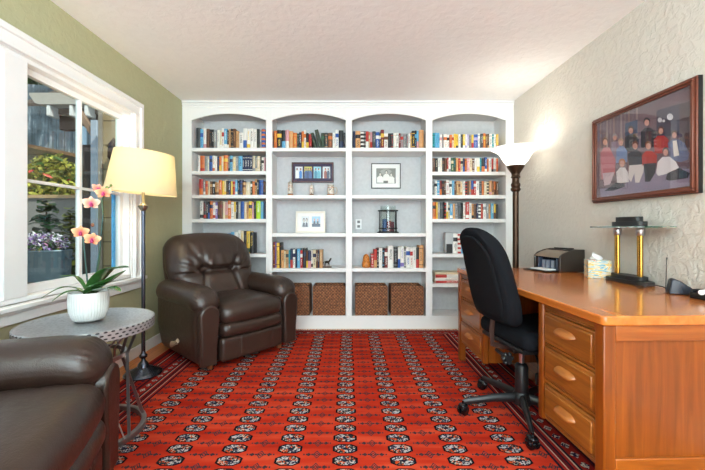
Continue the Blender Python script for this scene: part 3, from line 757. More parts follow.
# ------------------------------------------------------------------ leather recliners
def seg_d(p, a, b):
    ax, ay = a; bx_, by = b; px, py = p
    dx, dy = bx_-ax, by-ay; t = max(0, min(1, ((px-ax)*dx+(py-ay)*dy)/(dx*dx+dy*dy)))
    return math.hypot(px-ax-t*dx, py-ay-t*dy), t
def recliner(loc, rz, label):
    o = empty('leather_recliner', loc, rz, label=label, cat='recliner', group='brown leather recliners')
    o.scale = (.95, .985, 1) if loc[1] > 2 else (.88, 1.08, 1)
    L = M['leather']
    # seat back
    T1, T2 = (-.135, .715), (.135, .715)
    segs = [(T1, T2, .040, .024)]
    for s_ in (-1, 1):
        t_ = (.135*s_, .715)
        for (e, dpt, wd) in (((.40*s_, .80), .022, .020), ((.30*s_, 1.02), .024, .022), ((.40*s_, .69), .022, .020), ((.16*s_, .98), .010, .014),
                             ((.36*s_, .90), .012, .014), ((.235*s_, .42), .022, .020), ((.05*s_, .95), .006, .014), ((.38*s_, .745), .010, .012), ((.22*s_, .99), .008, .012)):
            segs.append((t_, e, dpt, wd))
    def bdef(q):
        z = q.z + .71; yy = q.y; xx = q.x
        u = max(0, (z-.55)/.48); wy = 1 - .20*max(0, (.72-z)/.3)**1.1
        edge = min(1, abs(yy)/.42)
        if u > .35: wy *= 1 - .12*((u-.35)/.65)**3
        top = 1 - .06*(edge**2.5)*max(0, u)
        z2 = .40 + (z-.40)*top
        if xx > -.02:
            bul = .055*(1-edge**2.5)*(1-abs((z-.86)/.3)**2 if z > .7 else .6*(1-((z-.55)/.22)**2) if abs(z-.55) < .22 else 0)
            g = 0
            for a, b_, dp, wd in segs:
                d_, t = seg_d((yy*1.0, z), a, b_)
                fade = 1 if (b_[1] == a[1] and b_[0] == -a[0]) else (1-t)**.8
                g += 1.45*dp*fade*math.exp(-(d_/wd)**2)
            for tt in (T1, T2):
                g += .022*math.exp(-(math.hypot(yy-tt[0], z-tt[1])/.035)**2)
            xx += max(-.02, bul) - min(g, .075) + .005*sin(yy*62+z*9)*math.exp(-((z-.80)/.09)**2)*(abs(yy) < .3)
        xx -= (z-.42)*.34 + max(0, z-.85)*.22
        xx -= .05*edge**3
        return (xx, yy*wy, z2-.71)
    b = MB(); b.soft((.115, .415, .335), .11, (14, 64, 56), bdef, c=(-.17, 0, .71))
    b.build('backrest', L, o, smooth=80)
    # outer shell behind back
    def sdef(q):
        z = q.z+.62; e = min(1, abs(q.y)/.4)
        return (q.x - (z-.35)*.34 - max(0, z-.85)*.15, q.y*(1-.12*max(0, (z-.75)/.27)**2), q.z*(1-.02*e))
    MB().soft((.07, .395, .36), .05, (5, 16, 16), sdef, c=(-.285, 0, .60)).build('back_shell', L, o, smooth=60)
    # seat cushion
    def cdef(q):
        u = q.x/.31; e = abs(q.y)/.29
        z = q.z
        if z > 0: z += .030*(1-e**2.2)*(1-abs(u)**3) + .002*sin(q.x*60+q.y*25)*(u > .2)
        x = q.x + (.03*(1-e**2) if u > .7 else 0)
        return (x, q.y, z - .02*max(0, u-.6))
    MB().soft((.315, .292, .075), .068, (22, 22, 8), cdef, c=(.14, 0, .425)).build('seat_cushion', L, o, smooth=80)
    def rdef(q):
        return (q.x + .018*(1-(q.y/.3)**2) + .006*math.exp(-((abs(q.y)-.0)/.6)**2), q.y, q.z)
    MB().soft((.07, .29, .058), .055, (6, 20, 8), rdef, c=(.385, 0, .305)).build('front_roll', L, o, smooth=80)
    def fdef(q):
        g = .007*math.exp(-((q.y+.13)/.006)**2) + .007*math.exp(-((q.y-.17)/.006)**2)
        return (q.x + (.012*(1-(q.y/.3)**2) - g if q.x > 0 else 0), q.y, q.z)
    MB().soft((.045, .29, .092), .03, (4, 80, 8), fdef, c=(.395, 0, .157)).build('footrest', L, o, smooth=80)
    MB().box(-.36, .36, -.28, .28, .075, .36).build('chassis', M['black'], o)
    for s_ in (-1, 1):
        ar = empty_part('armrest', o)
        def adef(q, s_=s_):
            z = q.z; yy = q.y*s_
            out = 1 if yy > 0 else 0
            yy2 = yy - out*.035*max(0, (-z)/.26)**1.5
            x = q.x*(1 - .05*max(0, -z/.26)*(q.x < 0))
            return (x, yy2*s_, z)
        MB().soft((.41, .092, .26), .045, (14, 8, 12), adef, c=(-.01, s_*.378, .315)).build('armrest', L, o, smooth=80).name = 'armrest'
        def pdef(q, s_=s_):
            dr = max(0, (q.x-.20)/.24); dr2 = max(0, (-q.x-.30)/.15)
            z = q.z - .035*dr**2 - .01*dr2
            if q.z < 0: z += .02
            x = q.x
            rip = 0
            if q.x > .33: rip = .003*sin(math.atan2(q.z, q.y)*26)*min(1, (q.x-.33)/.06)
            k_ = 1+rip/.1
            return (x, q.y*(1+.05*dr)*k_, z*k_)
        MB().soft((.435, .112, .108), .100, (34, 26, 20), pdef, c=(-.005, s_*.378, .538)).build('arm_pad', L, o, smooth=80)
        # recessed front facing panel of the arm (rounded at the top)
        pts = []
        n = 14
        for i in range(n+1):
            a = pi*i/n; pts.append((.078*cos(a), .440+.075*sin(a)))
        pts = [(.056, .07), (.060, .20), (.074, .36)] + pts + [(-.076, .36), (-.070, .20), (-.068, .07)]
        yc = s_*.383
        m_ = MB(); m_.prism([(p[0]+yc, p[1]) for p in pts], .385, .448, 'x')
        m_.build('arm_front_panel', L, o, smooth=30, bevel=.014)
    for s_, x_ in ((-1, .33), (1, .33), (-1, -.28), (1, -.28)):
        MB().lathe([(.022, RZ+.001), (.028, .075)], 12, T(x_, s_*.33, 0)).build('foot', M['foot_wood'], o)
    lv = MB(); lv.tube([(.02, -.425, .175), (.02, -.475, .175)], .014, 10)
    lv.tube([(-.045, -.478, .150), (-.02, -.484, .162), (.03, -.486, .178), (.085, -.486, .205), (.10, -.484, .215)], [(.012, .022), (.014, .026), (.012, .018), (.011, .014), (.012, .018)], 12)
    lv.build('recline_lever', M['cream_wood'], o)['label'] = 'pale wooden lever'
    return o
def empty_part(*a): return None
recliner((-1.075, 3.17, 0), R(-42), 'brown leather recliner in the corner before the bookcase, facing the room')
recliner((-1.245, .99, 0), R(17), 'brown leather recliner cut off at the lower left, beside the round table')

# ------------------------------------------------------------------ round side table
o = empty('side_table', (-1.36, 1.86, 0), label='round hammered silver side table on a crossed metal bar base', cat='side table')
MB().lathe([(.001, .560), (.285, .560), (.292, .590), (.298, .6045), (.28, .6045), (.275, .602), (.001, .602)], 64).build('tabletop', M['hammered'], o, smooth=30)
MB().lathe([(.296, .552), (.302, .556), (.304, .602), (.298, .606), (.292, .604), (.292, .556), (.296, .552)], 72, cap=False).build('rim', M['pierced'], o)
MB().lathe([(.238, RZ+.001), (.262, RZ+.001), (.262, .036), (.238, .036), (.238, RZ+.001)], 56, cap=False).build('base_ring', M['steel'], o, smooth=30)
MB().lathe([(.158, .405), (.170, .405), (.170, .425), (.158, .425), (.158, .405)], 40, cap=False).build('waist_ring', M['steel'], o, smooth=30)
for i in range(12):
    d_ = 1 if i % 2 else -1; am = 2*pi*(i//2)/6 + .25; dl = R(27)*d_
    rr_ = .178 if d_ > 0 else .150
    pth = [(.25*cos(am-dl), .25*sin(am-dl), .03), (rr_*cos(am), rr_*sin(am), .415), (.235*cos(am+dl*.9), .235*sin(am+dl*.9), .56)]
    MB().tube(pth, [(.0035, .010)]*3, 4, flat=(cos(am), sin(am), .15)).build('leg', M['steel'], o, smooth=0)

# ------------------------------------------------------------------ orchid
PX, PY = -1.365, 1.865
o = empty('potted_orchid', (PX, PY, .6065), label='orchid with orange-pink flowers in a white ribbed pot on the table', cat='potted plant')
k = MB(); seg = 240; prof = [(.066, 0), (.072, .004), (.078, .012), (.092, .05), (.096, .10), (.097, .142), (.097, .150), (.091, .150), (.090, .11)]
for r_, z_ in prof: pass
vs = []; fs = []
for i, (r_, z_) in enumerate(prof):
    for j in range(seg):
        a = 2*pi*j/seg; rr_ = r_*(1+(.035*abs(sin(a*20)) if .01 < z_ < .14 and i < 6 else 0)); vs.append((rr_*.92*cos(a), rr_*.92*sin(a), z_))
for i in range(len(prof)-1):
    for j in range(seg): j2 = (j+1) % seg; fs.append((i*seg+j, i*seg+j2, (i+1)*seg+j2, (i+1)*seg+j))
fs.append(tuple(range(seg-1, -1, -1))); k.add(vs, fs); k.build('pot', M['ceramic'], o, smooth=50)
MB().lathe([(.001, .128), (.081, .122), (.081, .10), (.001, .10)], 24).build('bark_soil', M['soil'], o)
def leaf_mat(name, c1, c2, rough=.35):
    k = NT(name); v = k.coord(); n = k.noise(v, 12, 2); k.base(k.mix(n, c1, c2)).set(rough=rough); return k.mat
ML = leaf_mat('orchid_leaf', (34, 74, 36), (74, 128, 62), .25)
def strap_leaf(pts, wid, fold=.25):
    pts = [Vector(p) for p in pts]; n = 14; m_ = MB(); vs = []
    def cat(t):
        t *= (len(pts)-1); i = min(int(t), len(pts)-2); f_ = t-i
        p0 = pts[max(i-1, 0)]; p1 = pts[i]; p2 = pts[i+1]; p3 = pts[min(i+2, len(pts)-1)]
        return .5*((2*p1)+(-p0+p2)*f_+(2*p0-5*p1+4*p2-p3)*f_**2+(-p0+3*p1-3*p2+p3)*f_**3)
    for i in range(n+1):
        t = i/n; p = cat(t); d_ = (cat(min(1, t+.02))-cat(max(0, t-.02))).normalized()
        s_ = d_.cross(Vector((0, 0, 1))); s_ = s_.normalized() if s_.length > .05 else Vector((1, 0, 0)); u = s_.cross(d_)
        w = wid*(sin(pi*min(1, t*.86+.12))**.7)*(1 if t < .9 else (1-(t-.9)/.1*.85))
        for q, hgt in ((-1, fold), (-.5, fold*.35), (0, 0), (.5, fold*.35), (1, fold)): vs.append(p+s_*w*q+u*w*hgt)
    nb = len(vs)
    vs2 = vs + [v_ - Vector((0, 0, .0022)) for v_ in vs]
    fs = []
    for i in range(n):
        for j in range(4):
            a = i*5+j; fs.append((a, a+1, a+6, a+5)); fs.append((nb+a+5, nb+a+6, nb+a+1, nb+a))
        fs.append((i*5, i*5+5, nb+i*5+5, nb+i*5)); fs.append((nb+i*5+4, nb+i*5+9, i*5+9, i*5+4))
    return m_.add(vs2, fs)
def lp(px, py, y=PY): return Vector(((px-CX)*y/F-PX, y-PY, CH-(py-CY)*y/F-.6065))
c0 = Vector((0, 0, .125))
leaves = [([c0, lp(96, 284), lp(110, 270, 1.84), lp(129, 267, 1.82)], .050), ([c0, lp(95, 289, 1.82), lp(108, 282, 1.78), lp(126, 270, 1.76)], .042),
          ([c0, lp(98, 291, 1.82), lp(110, 288, 1.78), lp(121, 291, 1.76)], .034),
          ([c0, lp(82, 283), lp(74, 276), lp(60, 276, 1.82)], .014), ([c0, lp(76, 288), lp(60, 288, 1.80), lp(41, 298, 1.76)], .013), ([c0, lp(80, 291, 1.83), lp(66, 292, 1.78), lp(52, 301, 1.74)], .012)]
for pts, w_ in leaves: strap_leaf(pts, w_).build('leaf', ML, o, smooth=60)
MS = plain('orchid_stem', (60, 84, 52), .5)
MBr = plain('bud_green', (120, 140, 70), .5)
stems = [[(0, 0, .12), tuple(lp(85.5, 262)), tuple(lp(83.5, 240)), tuple(lp(84, 232))], [(0.01, .01, .12), tuple(lp(99, 262)), tuple(lp(101, 235)), tuple(lp(103, 215)), tuple(lp(102, 200)), tuple(lp(106, 190)), tuple(lp(111, 186))]]
for s_ in stems: MB().tube(s_, [.004]*(len(s_)-1)+[.002], 8).build('stem', MS, o)
st = MB()
st.tube([(.004, -.004, .12), tuple(lp(86.5, 262)+Vector((0,-.008,0))), tuple(lp(84.5, 236)+Vector((0,-.008,0)))], .0025, 6); st.tube([(.014, .004, .12), tuple(lp(100.5, 250)+Vector((0,-.008,0))), tuple(lp(104, 215)+Vector((0,-.008,0)))], .0025, 6)
st.build('support_stake', plain('stake_teal', (44, 84, 84), .5), o)
def petal_mat():
    k = NT('orchid_petal'); v = k.coord(); x_, y_, z_ = k.xyz(v)
    r_ = k.m('SQRT', k.m('ADD', k.m('MULTIPLY', x_, x_), k.m('MULTIPLY', z_, z_)))
    k.base(k.ramp(k.m('DIVIDE', r_, .040), [(.08, (176, 40, 100)), (.3, (226, 104, 72)), (.62, (238, 150, 100)), (1, (244, 196, 150))])).set(rough=.5); return k.mat
def petal_mat2():
    k = NT('orchid_petal_pink'); v = k.coord(); x_, y_, z_ = k.xyz(v)
    r_ = k.m('SQRT', k.m('ADD', k.m('MULTIPLY', x_, x_), k.m('MULTIPLY', z_, z_)))
    k.base(k.ramp(k.m('DIVIDE', r_, .040), [(.08, (170, 50, 140)), (.3, (222, 120, 110)), (.62, (240, 170, 140)), (1, (248, 214, 190))])).set(rough=.5); return k.mat
MP, MP2, MLIP = petal_mat(), petal_mat2(), plain('orchid_lip', (168, 36, 96), .5)
def petal(mb, ang, L_, W_, cup=.3):
    n = 8; vs = []
    for i in range(n+1):
        t = i/n; w = W_*sin(pi*min(.97, t**.8))**.65
        for q in (-1, -.5, 0, .5, 1): vs.append((q*w, -(.25*cup*L_*t*t) + .002*(abs(q) > .4) + .3*w*abs(q)*cup, t*L_))
    fs = []
    for i in range(n):
        for j in range(4): a = i*5+j; fs.append((a, a+1, a+6, a+5))
    mb.add(vs, fs, Matrix.Rotation(ang, 4, 'Y'))
def flower(px, py, y, size, rz, rx, mt, roll=0):
    fo = MB()
    for a_, L_, W_ in ((0, .034, .013), (R(125), .032, .012), (R(-125), .032, .012), (R(68), .039, .018), (R(-68), .039, .018)): petal(fo, a_+roll, L_*size, W_*size)
    p = lp(px, py, y)
    h = fo.build('flower', mt, o, smooth=60, loc=p, rot=(rx, 0, rz))
    lpn = MB(); lpn.ball((0, -.008, -.004), (.006, .008, .006), 10, 6); lpn.ball((0, -.012, -.012), (.008, .004, .007), 10, 6); lpn.build('lip', MLIP, h)
flower(80.5, 232.5, 1.84, 1.05, R(35), R(-8), MP); flower(92, 239.5, 1.83, 1.05, R(28), R(-5), MP, R(12))
flower(91, 203.5, 1.84, 1.1, R(42), R(-5), MP2); flower(103.5, 193, 1.84, 1.0, R(25), R(-10), MP, R(-8)); flower(98.5, 189, 1.86, .9, R(60), R(-20), MP2, R(20))
for px_, py_, s_ in ((107, 188, .008), (111, 185.5, .006), (109, 191, .007)):
    MB().ball(tuple(lp(px_, py_)), (s_, s_, s_*1.3), 10, 8).build('bud', MBr, o)
MB().ball(tuple(lp(92.5, 225)), (.008, .008, .011), 10, 8).build('bud', plain('bud_brown', (130, 84, 60), .5), o)

# ------------------------------------------------------------------ floor lamp with linen shade
o = empty('floor_lamp', (-1.515, 2.62, 0), label='floor lamp with cream linen drum shade and dark metal pole, lit', cat='floor lamp')
MB().lathe([(.001, RZ+.001), (.128, RZ+.001), (.130, .018), (.122, .028), (.10, .034), (.06, .058), (.042, .066), (.036, .085), (.03, .095), (.016, .11), (.014, .125), (.026, .135), (.028, .15), (.016, .165), (.012, .19)], 40).build('base', M['gunmetal'], o)
MB().lathe([(.0135, .18), (.0135, 1.225)], 20).build('pole', M['gunmetal'], o)
MB().lathe([(.013, 1.215), (.020, 1.222), (.034, 1.245), (.036, 1.255), (.022, 1.262), (.012, 1.275), (.010, 1.36), (.010, 1.40)], 24).build('neck', M['nickel'], o)
SHH = T(0, 0, 1.495, 0, R(5), 0)
MB().lathe([(.238, -.150), (.197, .150), (.194, .150), (.235, -.150), (.238, -.150)], 64, SHH, cap=False).build('lamp_shade', M['linen'], o)
hb = MB(); hb.tube([(.0, 0, 1.38), (-.06, 0, 1.44), (-.06, 0, 1.60), (0, 0, 1.645), (.06, 0, 1.60), (.06, 0, 1.44), (0, 0, 1.38)], .002, 6)
for a in (0, 120, 240): hb.tube([(0, 0, 1.645), (SHH @ Vector((.196*cos(R(a)), .196*sin(R(a)), .14)))], .002, 6)
hb.lathe([(.001, 1.64), (.008, 1.645), (.010, 1.665), (.004, 1.675), (.001, 1.68)], 12)
hb.build('harp', M['nickel'], o)
MB().ball((0, 0, 1.475), (.03, .03, .045), 14, 10).build('bulb', emis('warm_bulb', (255, 226, 170), 14), o)
def light(kind, name, loc, energy, color=(1, 1, 1), size=.05, rot=(0, 0, 0), **kw):
    d = bpy.data.lights.new(name, kind); d.energy = energy; d.color = color
    if kind == 'AREA': d.shape = 'RECTANGLE'; d.size = size[0]; d.size_y = size[1]
    elif kind == 'SUN': d.angle = size
    else: d.shadow_soft_size = size
    for k_, v_ in kw.items(): setattr(d, k_, v_)
    l = bpy.data.objects.new(name, d); COL.objects.link(l); l.location = loc; l.rotation_euler = rot; return l
light('POINT', 'lamp_light', (-1.515, 2.62, 1.545), 3.0, (1, .86, .62), .05)

# ------------------------------------------------------------------ torchiere
TX, TY = 1.525, 3.22
o = empty('torchiere_lamp', (TX, TY, 0), label='bronze torchiere with white glass bowl, lit, behind the desk', cat='floor lamp')
MB().lathe([(.001, .001), (.14, .001), (.142, .02), (.12, .03), (.04, .045), (.025, .07), (.018, .10)], 36).build('base', M['bronze'], o)
MB().lathe([(.026, .08), (.026, 1.43)], 16).build('pole', M['bronze'], o)
MB().lathe([(.030, 1.42), (.042, 1.435), (.042, 1.45), (.034, 1.46), (.040, 1.475), (.040, 1.49), (.032, 1.50), (.030, 1.515), (.030, 1.54), (.042, 1.55), (.034, 1.565), (.036, 1.585), (.052, 1.61), (.072, 1.64), (.076, 1.655), (.05, 1.66)], 28).build('neck', M['bronze'], o)
MB().lathe([(.060, 1.652), (.078, 1.668), (.105, 1.70), (.125, 1.74), (.150, 1.775), (.190, 1.800), (.208, 1.812), (.204, 1.816), (.186, 1.806), (.145, 1.781), (.118, 1.742), (.098, 1.702), (.072, 1.672), (.060, 1.66)], 48, cap=False).build('glass_bowl', M['opal'], o)
MB().ball((0, 0, 1.72), (.028, .028, .04), 12, 8).build('bulb', emis('white_bulb', (255, 240, 214), 14), o)
light('POINT', 'torchiere_light', (TX, TY, 1.84), 2.6, (1, .95, .86), .09)

# ------------------------------------------------------------------ family portrait on the right wall
def wz(a, b, X=XR-.035):
    px = 590+a/4.478; py = 95+b/4.478; y = X*F/(px-CX); return (y, CH-(py-CY)*y/F)
PY0, PY1, PZ0, PZ1 = 1.785, 2.548, 1.268, 1.862
o = empty('framed_portrait', (XR-.001, (PY0+PY1)/2, PZ0), R(-90), label='large copper-framed group photograph of eleven people on the right wall', cat='picture frame')
# local x runs towards the viewer (right in the photo), y out of the wall is -y local
Wp, Hp = PY1-PY0, PZ1-PZ0
cop = plain('copper_frame', (112, 62, 46), .32, .25)
f_ = MB(); t = .034
for (ins, dep, tt) in ((0, .030, .012), (.010, .042, .014), (.022, .034, .014)):
    f_.mat(0)
    a, h0, h1 = Wp/2-ins, ins, Hp-ins
    f_.box(-a, a, -dep, 0, h1-tt, h1); f_.box(-a, a, -dep, 0, h0, h0+tt); f_.box(-a, -a+tt, -dep, 0, h0+tt, h1-tt); f_.box(a-tt, a, -dep, 0, h0+tt, h1-tt)
f_.build('frame', cop, o, bevel=.004)
MB().box(-Wp/2-.001, Wp/2+.001, -.022, 0, -.001, Hp+.001).build('back_board', M['black'], o, smooth=0)
fl = Flat(); yc = (PY0+PY1)/2
def wp(pts):
    r_ = []
    for a, b in pts:
        y, z = wz(a, b); r_.append((yc-y, z-PZ0))
    return r_
fl.rect(-Wp/2+.034, Wp/2-.034, .034, Hp-.034, (116, 92, 102))
u0, u1, v0, v1 = -Wp/2+.034, Wp/2-.034, .034, Hp-.034
cu = [(134,110,116), (146,114,112), (122,100,112), (150,126,128)]
for i in range(12): fl.rect(u0+(u1-u0)*i*.045, u0+(u1-u0)*(i*.045+.022), v0+.13, v1, cu[i % 4])
fl.poly(wp([(38,420),(448,372),(448,404),(42,462)]), (150,136,160)); fl.poly(wp([(200,330),(448,330),(448,405),(120,440)]), (144,130,154))
fl.poly(wp([(150,128),(206,110),(206,170),(150,185)]), (66,80,110))
fl.poly(wp([(290,70),(392,40),(392,180),(290,190)]), (62,56,78))
fl.poly(wp([(392,42),(446,24),(446,250),(392,240)]), (78,56,62))
for (a, b, r_) in ((305,112,10), (322,116,6), (350,98,14)):
    P_ = wp([(a+r_*cos(2*pi*i/12), b+r_*1.1*sin(2*pi*i/12)) for i in range(12)]); fl.poly(P_, (206,206,214))
skin = (206,150,136)
def person(head, body, bc, hr, hair, extra=()):
    fl.poly(wp(body), bc)
    for pts, c_ in extra: fl.poly(wp(pts), c_)
    a, b, r_ = head
    fl.poly(wp([(a+r_*1.15*cos(2*pi*i/12), b-5+r_*1.3*sin(2*pi*i/12)) for i in range(12)]), hair)
    fl.poly(wp([(a+r_*.85*cos(2*pi*i/12), b+2+r_*1.1*sin(2*pi*i/12)) for i in range(12)]), skin)
bl = (50, 46, 56)
person((105,190,10), [(88,210),(128,206),(130,300),(92,310)], (150,130,150), 0, (160,150,150))
person((176,158,12), [(150,190),(166,178),(190,176),(212,196),(206,250),(150,255)], bl, 0, (90,70,66))
person((247,122,13), [(220,165),(236,148),(262,146),(290,165),(286,230),(222,235)], bl, 0, (40,34,36))
person((310,160,12), [(278,200),(296,182),(326,182),(344,200),(342,260),(282,262)], (176,44,46), 0, (96,40,34))
person((370,178,12), [(340,215),(360,200),(388,198),(416,215),(436,262),(430,290),(398,300),(350,290)], (96,104,140), 0, (90,64,56), [([(362,205),(380,203),(392,270),(368,276)], (226,216,210))])
person((132,212,11), [(112,245),(126,230),(144,228),(160,250),(160,300),(112,305)], (120,140,186), 0, (170,130,110))
person((62,210,12), [(40,260),(56,235),(82,235),(108,290),(106,350),(46,380)], (196,110,120), 0, (120,80,70), [([(50,350),(104,345),(84,400),(58,406)], (206,180,190))])
person((196,228,13), [(162,265),(184,248),(210,248),(230,268),(228,320),(168,322)], bl, 0, (110,60,44), [([(170,315),(236,310),(232,345),(214,392),(196,392),(192,350),(178,390),(164,372)], (220,208,206))])
person((255,228,13), [(225,272),(244,250),(270,250),(294,270),(290,312),(228,316)], (186,48,40), 0, (120,66,46), [([(232,308),(290,304),(284,350),(262,388),(240,388),(238,350)], bl)])
person((332,255,13), [(296,300),(318,278),(350,276),(378,300),(394,330),(348,350),(300,362),(290,350)], (226,218,222), 0, (44,34,38), [([(340,350),(392,326),(440,350),(430,372),(352,384),(332,378)], bl)])
person((138,306,13), [(112,345),(128,325),(150,324),(164,345),(168,390),(116,396)], (228,220,222), 0, (176,112,70), [([(60,430),(110,392),(146,396),(150,410),(100,428)], (40,38,56))])
pr = fl.mb.build('photo_print', fl.mats, o, smooth=0, loc=(0, -.023, 0))
MB().box(-Wp/2+.03, Wp/2-.03, -.029, -.0275, .03, Hp-.03).build('glass_pane', clear_glass('picture_glass', (252, 252, 252), 1.6), o, smooth=0)
# ------------------------------------------------------------------ oak desk: local x = depth towards the wall, local y = length away from the viewer
D = empty('wooden_desk', (.951, 1.32, 0), R(1.85), label='large golden oak double-pedestal desk along the right wall', cat='desk')
DL, DW, DT = 1.615, .81, .76
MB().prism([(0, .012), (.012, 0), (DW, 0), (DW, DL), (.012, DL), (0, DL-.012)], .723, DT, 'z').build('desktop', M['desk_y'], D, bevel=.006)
def post(x0, x1, y0, y1, z0, z1=.7225):
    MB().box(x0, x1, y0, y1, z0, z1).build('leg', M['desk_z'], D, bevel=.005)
x0, x1 = .010, DW-.02
for (ya, yb) in ((.010, .058), (DL-.058, DL-.010)):
    post(x0, x0+.048, ya, yb, RZ+.001); post(x1-.048, x1, ya, yb, .001)
BZ = .165
def handle(y, z):
    m_ = MB(); n = 16; Lh = .066; vs = []; fs = []
    for i in range(n+1):
        t = -1+2*i/n; w = max(.02, 1-abs(t)**3.2)**.6
        yy = t*Lh
        sec = [(0, .019*w+.002), (-.010*w, .018*w), (-.030*w, .004*w), (-.033*w, -.006*w), (-.028*w, -.014*w), (-.012*w, -.010*w), (0, -.012*w)]
        for a, b_ in sec: vs.append((a, yy, b_))
    k_ = 7
    for i in range(n):
        for j in range(k_): j2 = (j+1) % k_; fs.append((i*k_+j, (i+1)*k_+j, (i+1)*k_+j2, i*k_+j2))
    fs.append(tuple(range(k_))); fs.append(tuple(n*k_+j for j in range(k_-1, -1, -1)))
    return m_.add(vs, fs, T(.0115, y, z))
def pedestal(ya, yb, near):
    # outer posts already stand; inner post hangs level with the carcass
    iy = (yb-.04, yb) if near else (ya, ya+.04)
    MB().box(x0, x0+.04, iy[0], iy[1], BZ-.008, .7225).build('inner_post', M['desk_z'], D, bevel=.008)
    da, db = (.060, iy[0]-.001) if near else (iy[1]+.001, DL-.060)
    c_ = MB(); c_.box(x0+.030, x1-.02, da+.0, db, BZ+.002, .722); c_.build('carcass', M['dark_gap'], D, smooth=0)
    r_ = MB()
    for za, zb in ((BZ-.002, .180), (.342, .358), (.522, .534), (.688, .698)): r_.box(x0+.012, x0+.032, da, db, za, zb)
    r_.build('drawer_rail', M['desk_front'], D, bevel=.002)
    s_ = MB(); s_.box(x0+.006, x0+.032, da+.004, db-.004, .7005, .7195); s_.build('writing_slide', M['desk_front'], D, bevel=.002)
    for za, zb in ((.183, .338), (.362, .518), (.538, .684)):
        d_ = MB(); d_.box(x0+.006, x0+.034, da+.003, db-.003, za, zb)
        dr = d_.build('drawer', M['desk_front'], D, bevel=.006)
        dd = MB(); dd.box(x0-.001, x0+.010, da+.016, db-.016, za+.014, zb-.014); dd.build('drawer_field', M['desk_front'], dr, bevel=.005)
        handle((da+db)/2, (za+zb)/2+.012).build('handle', M['desk_pull'], dr, smooth=50)
    # side panel (outer) with rails
    yo = (.016, .030) if near else (DL-.030, DL-.016)
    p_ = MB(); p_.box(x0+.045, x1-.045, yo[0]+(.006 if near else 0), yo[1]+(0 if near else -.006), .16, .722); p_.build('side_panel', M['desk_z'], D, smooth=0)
    e_ = (.010, .035) if near else (DL-.035, DL-.010)
    for za, zb in ((.662, .7225), (.135, .218)): MB().box(x0+.048, x1-.048, e_[0]+.001, e_[1], za, zb).build('side_rail', M['desk_front_x'], D, bevel=.003)
    # inner face towards the kneehole
    yi = (yb-.018, yb-.003) if near else (ya+.003, ya+.018)
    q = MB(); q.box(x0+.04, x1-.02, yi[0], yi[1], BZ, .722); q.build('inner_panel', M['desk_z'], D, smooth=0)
M['desk_front_x'] = wood_mat('desk_oak_rail', (100, 44, 8), (148, 76, 16), (176, 98, 28), 0, .33, .35)
pedestal(.010, .445, True); pedestal(DL-.515, DL-.010, False)
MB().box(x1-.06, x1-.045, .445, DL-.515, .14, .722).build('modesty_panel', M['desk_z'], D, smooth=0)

# ------------------------------------------------------------------ office chair
th = R(10)
O = empty('office_chair', (1.005, 2.05, 0), th, label='black fabric swivel office chair with five-star base at the desk', cat='office chair')
cl = M['chair_cloth']; bp = M['black']
def ob(q):
    z = q.z; u = (z+.265)/.53                          # 0 bottom .. 1 top
    w = (1 - .16*u)*(1 - .30*(max(0, u-.6)/.4)**2.5) - .22*(max(0, .3-u)/.3)**2
    x = q.x - .125*u - .05*(max(0, u-.75)/.25)**2*.5 + .035*sin(pi*u)*.0
    x += .030*(abs(q.y)/.235)**2                       # wraps forward at the sides
    z -= .075*(abs(q.y)/.235)**3*(max(0, u-.4)/.6)**1.5
    return (x, q.y*w, z)
MB().soft((.045, .212, .265), .042, (6, 30, 36), ob, c=(-.165, 0, .828)).build('backrest', cl, O, smooth=80)
def ob2(q):
    u = (q.z+.215)/.43
    w = (1 - .15*u)*(1 - .28*(max(0, u-.6)/.4)**2.5) - .18*(max(0, .3-u)/.3)**2
    x = q.x - .125*(.09+u*.81) - .018*(max(0, u-.75)/.25)**2 + .030*(abs(q.y)/.235)**2
    return (x, q.y*w, q.z - .055*(abs(q.y)/.185)**3*(max(0, u-.4)/.6)**1.5)
MB().soft((.012, .165, .222), .011, (4, 26, 32), ob2, c=(-.206, 0, .826)).build('back_panel', fabric('black_back_panel', (14, 15, 17), (30, 31, 34)), O, smooth=80)
def os_(q): return (q.x, q.y, q.z + (.012*(q.x/.24)**2 if q.z > 0 else -.0))
MB().soft((.235, .232, .046), .044, (20, 20, 6), os_, c=(.095, 0, .490)).build('seat', cl, O, smooth=80)
MB().soft((.20, .20, .016), .014, 5, c=(.065, 0, .440)).build('seat_pan', bp, O)
MB().tube([(-.02, 0, .415), (-.12, 0, .41), (-.185, 0, .43), (-.19, 0, .50), (-.180, 0, .60), (-.185, 0, .66)], [(.010, .016)]*6, 8).build('back_bar', plain('brown_back_bar', (58, 38, 32), .35), O)
mm = MB(); mm.box(-.09, .12, -.06, .06, .385, .424); mm.build('mechanism', bp, O, bevel=.008)
g = MB(); g.lathe([(.014, .30), (.014, .39)], 16); g.build('gas_piston', M['silver'], O)
g = MB(); g.lathe([(.030, .09), (.036, .14), (.036, .29), (.028, .305), (.016, .31)], 24); g.build('column', bp, O)
kn = MB()
for i in range(6): kn.ball((-.165+.024*cos(i*pi/3), -.11, .385+.024*sin(i*pi/3)), .013, 10, 6)
kn.lathe([(.026, -.016), (.028, 0), (.020, .018), (.001, .018)], 20, T(-.165, -.105, .385, R(90))); kn.tube([(-.165, -.10, .385), (-.16, 0, .395)], .010, 8)
kn.build('tilt_knob', bp, O)
kn = MB(); kn.tube([(.0, -.05, .405), (-.01, -.13, .402), (-.03, -.18, .37), (-.04, -.19, .33)], .006, 8); kn.soft((.018, .008, .032), .008, 4, c=(-.042, -.192, .30)); kn.build('lever', bp, O)
MB().lathe([(.001, .075), (.05, .078), (.052, .12), (.038, .145), (.001, .145)], 24).build('hub', bp, O)
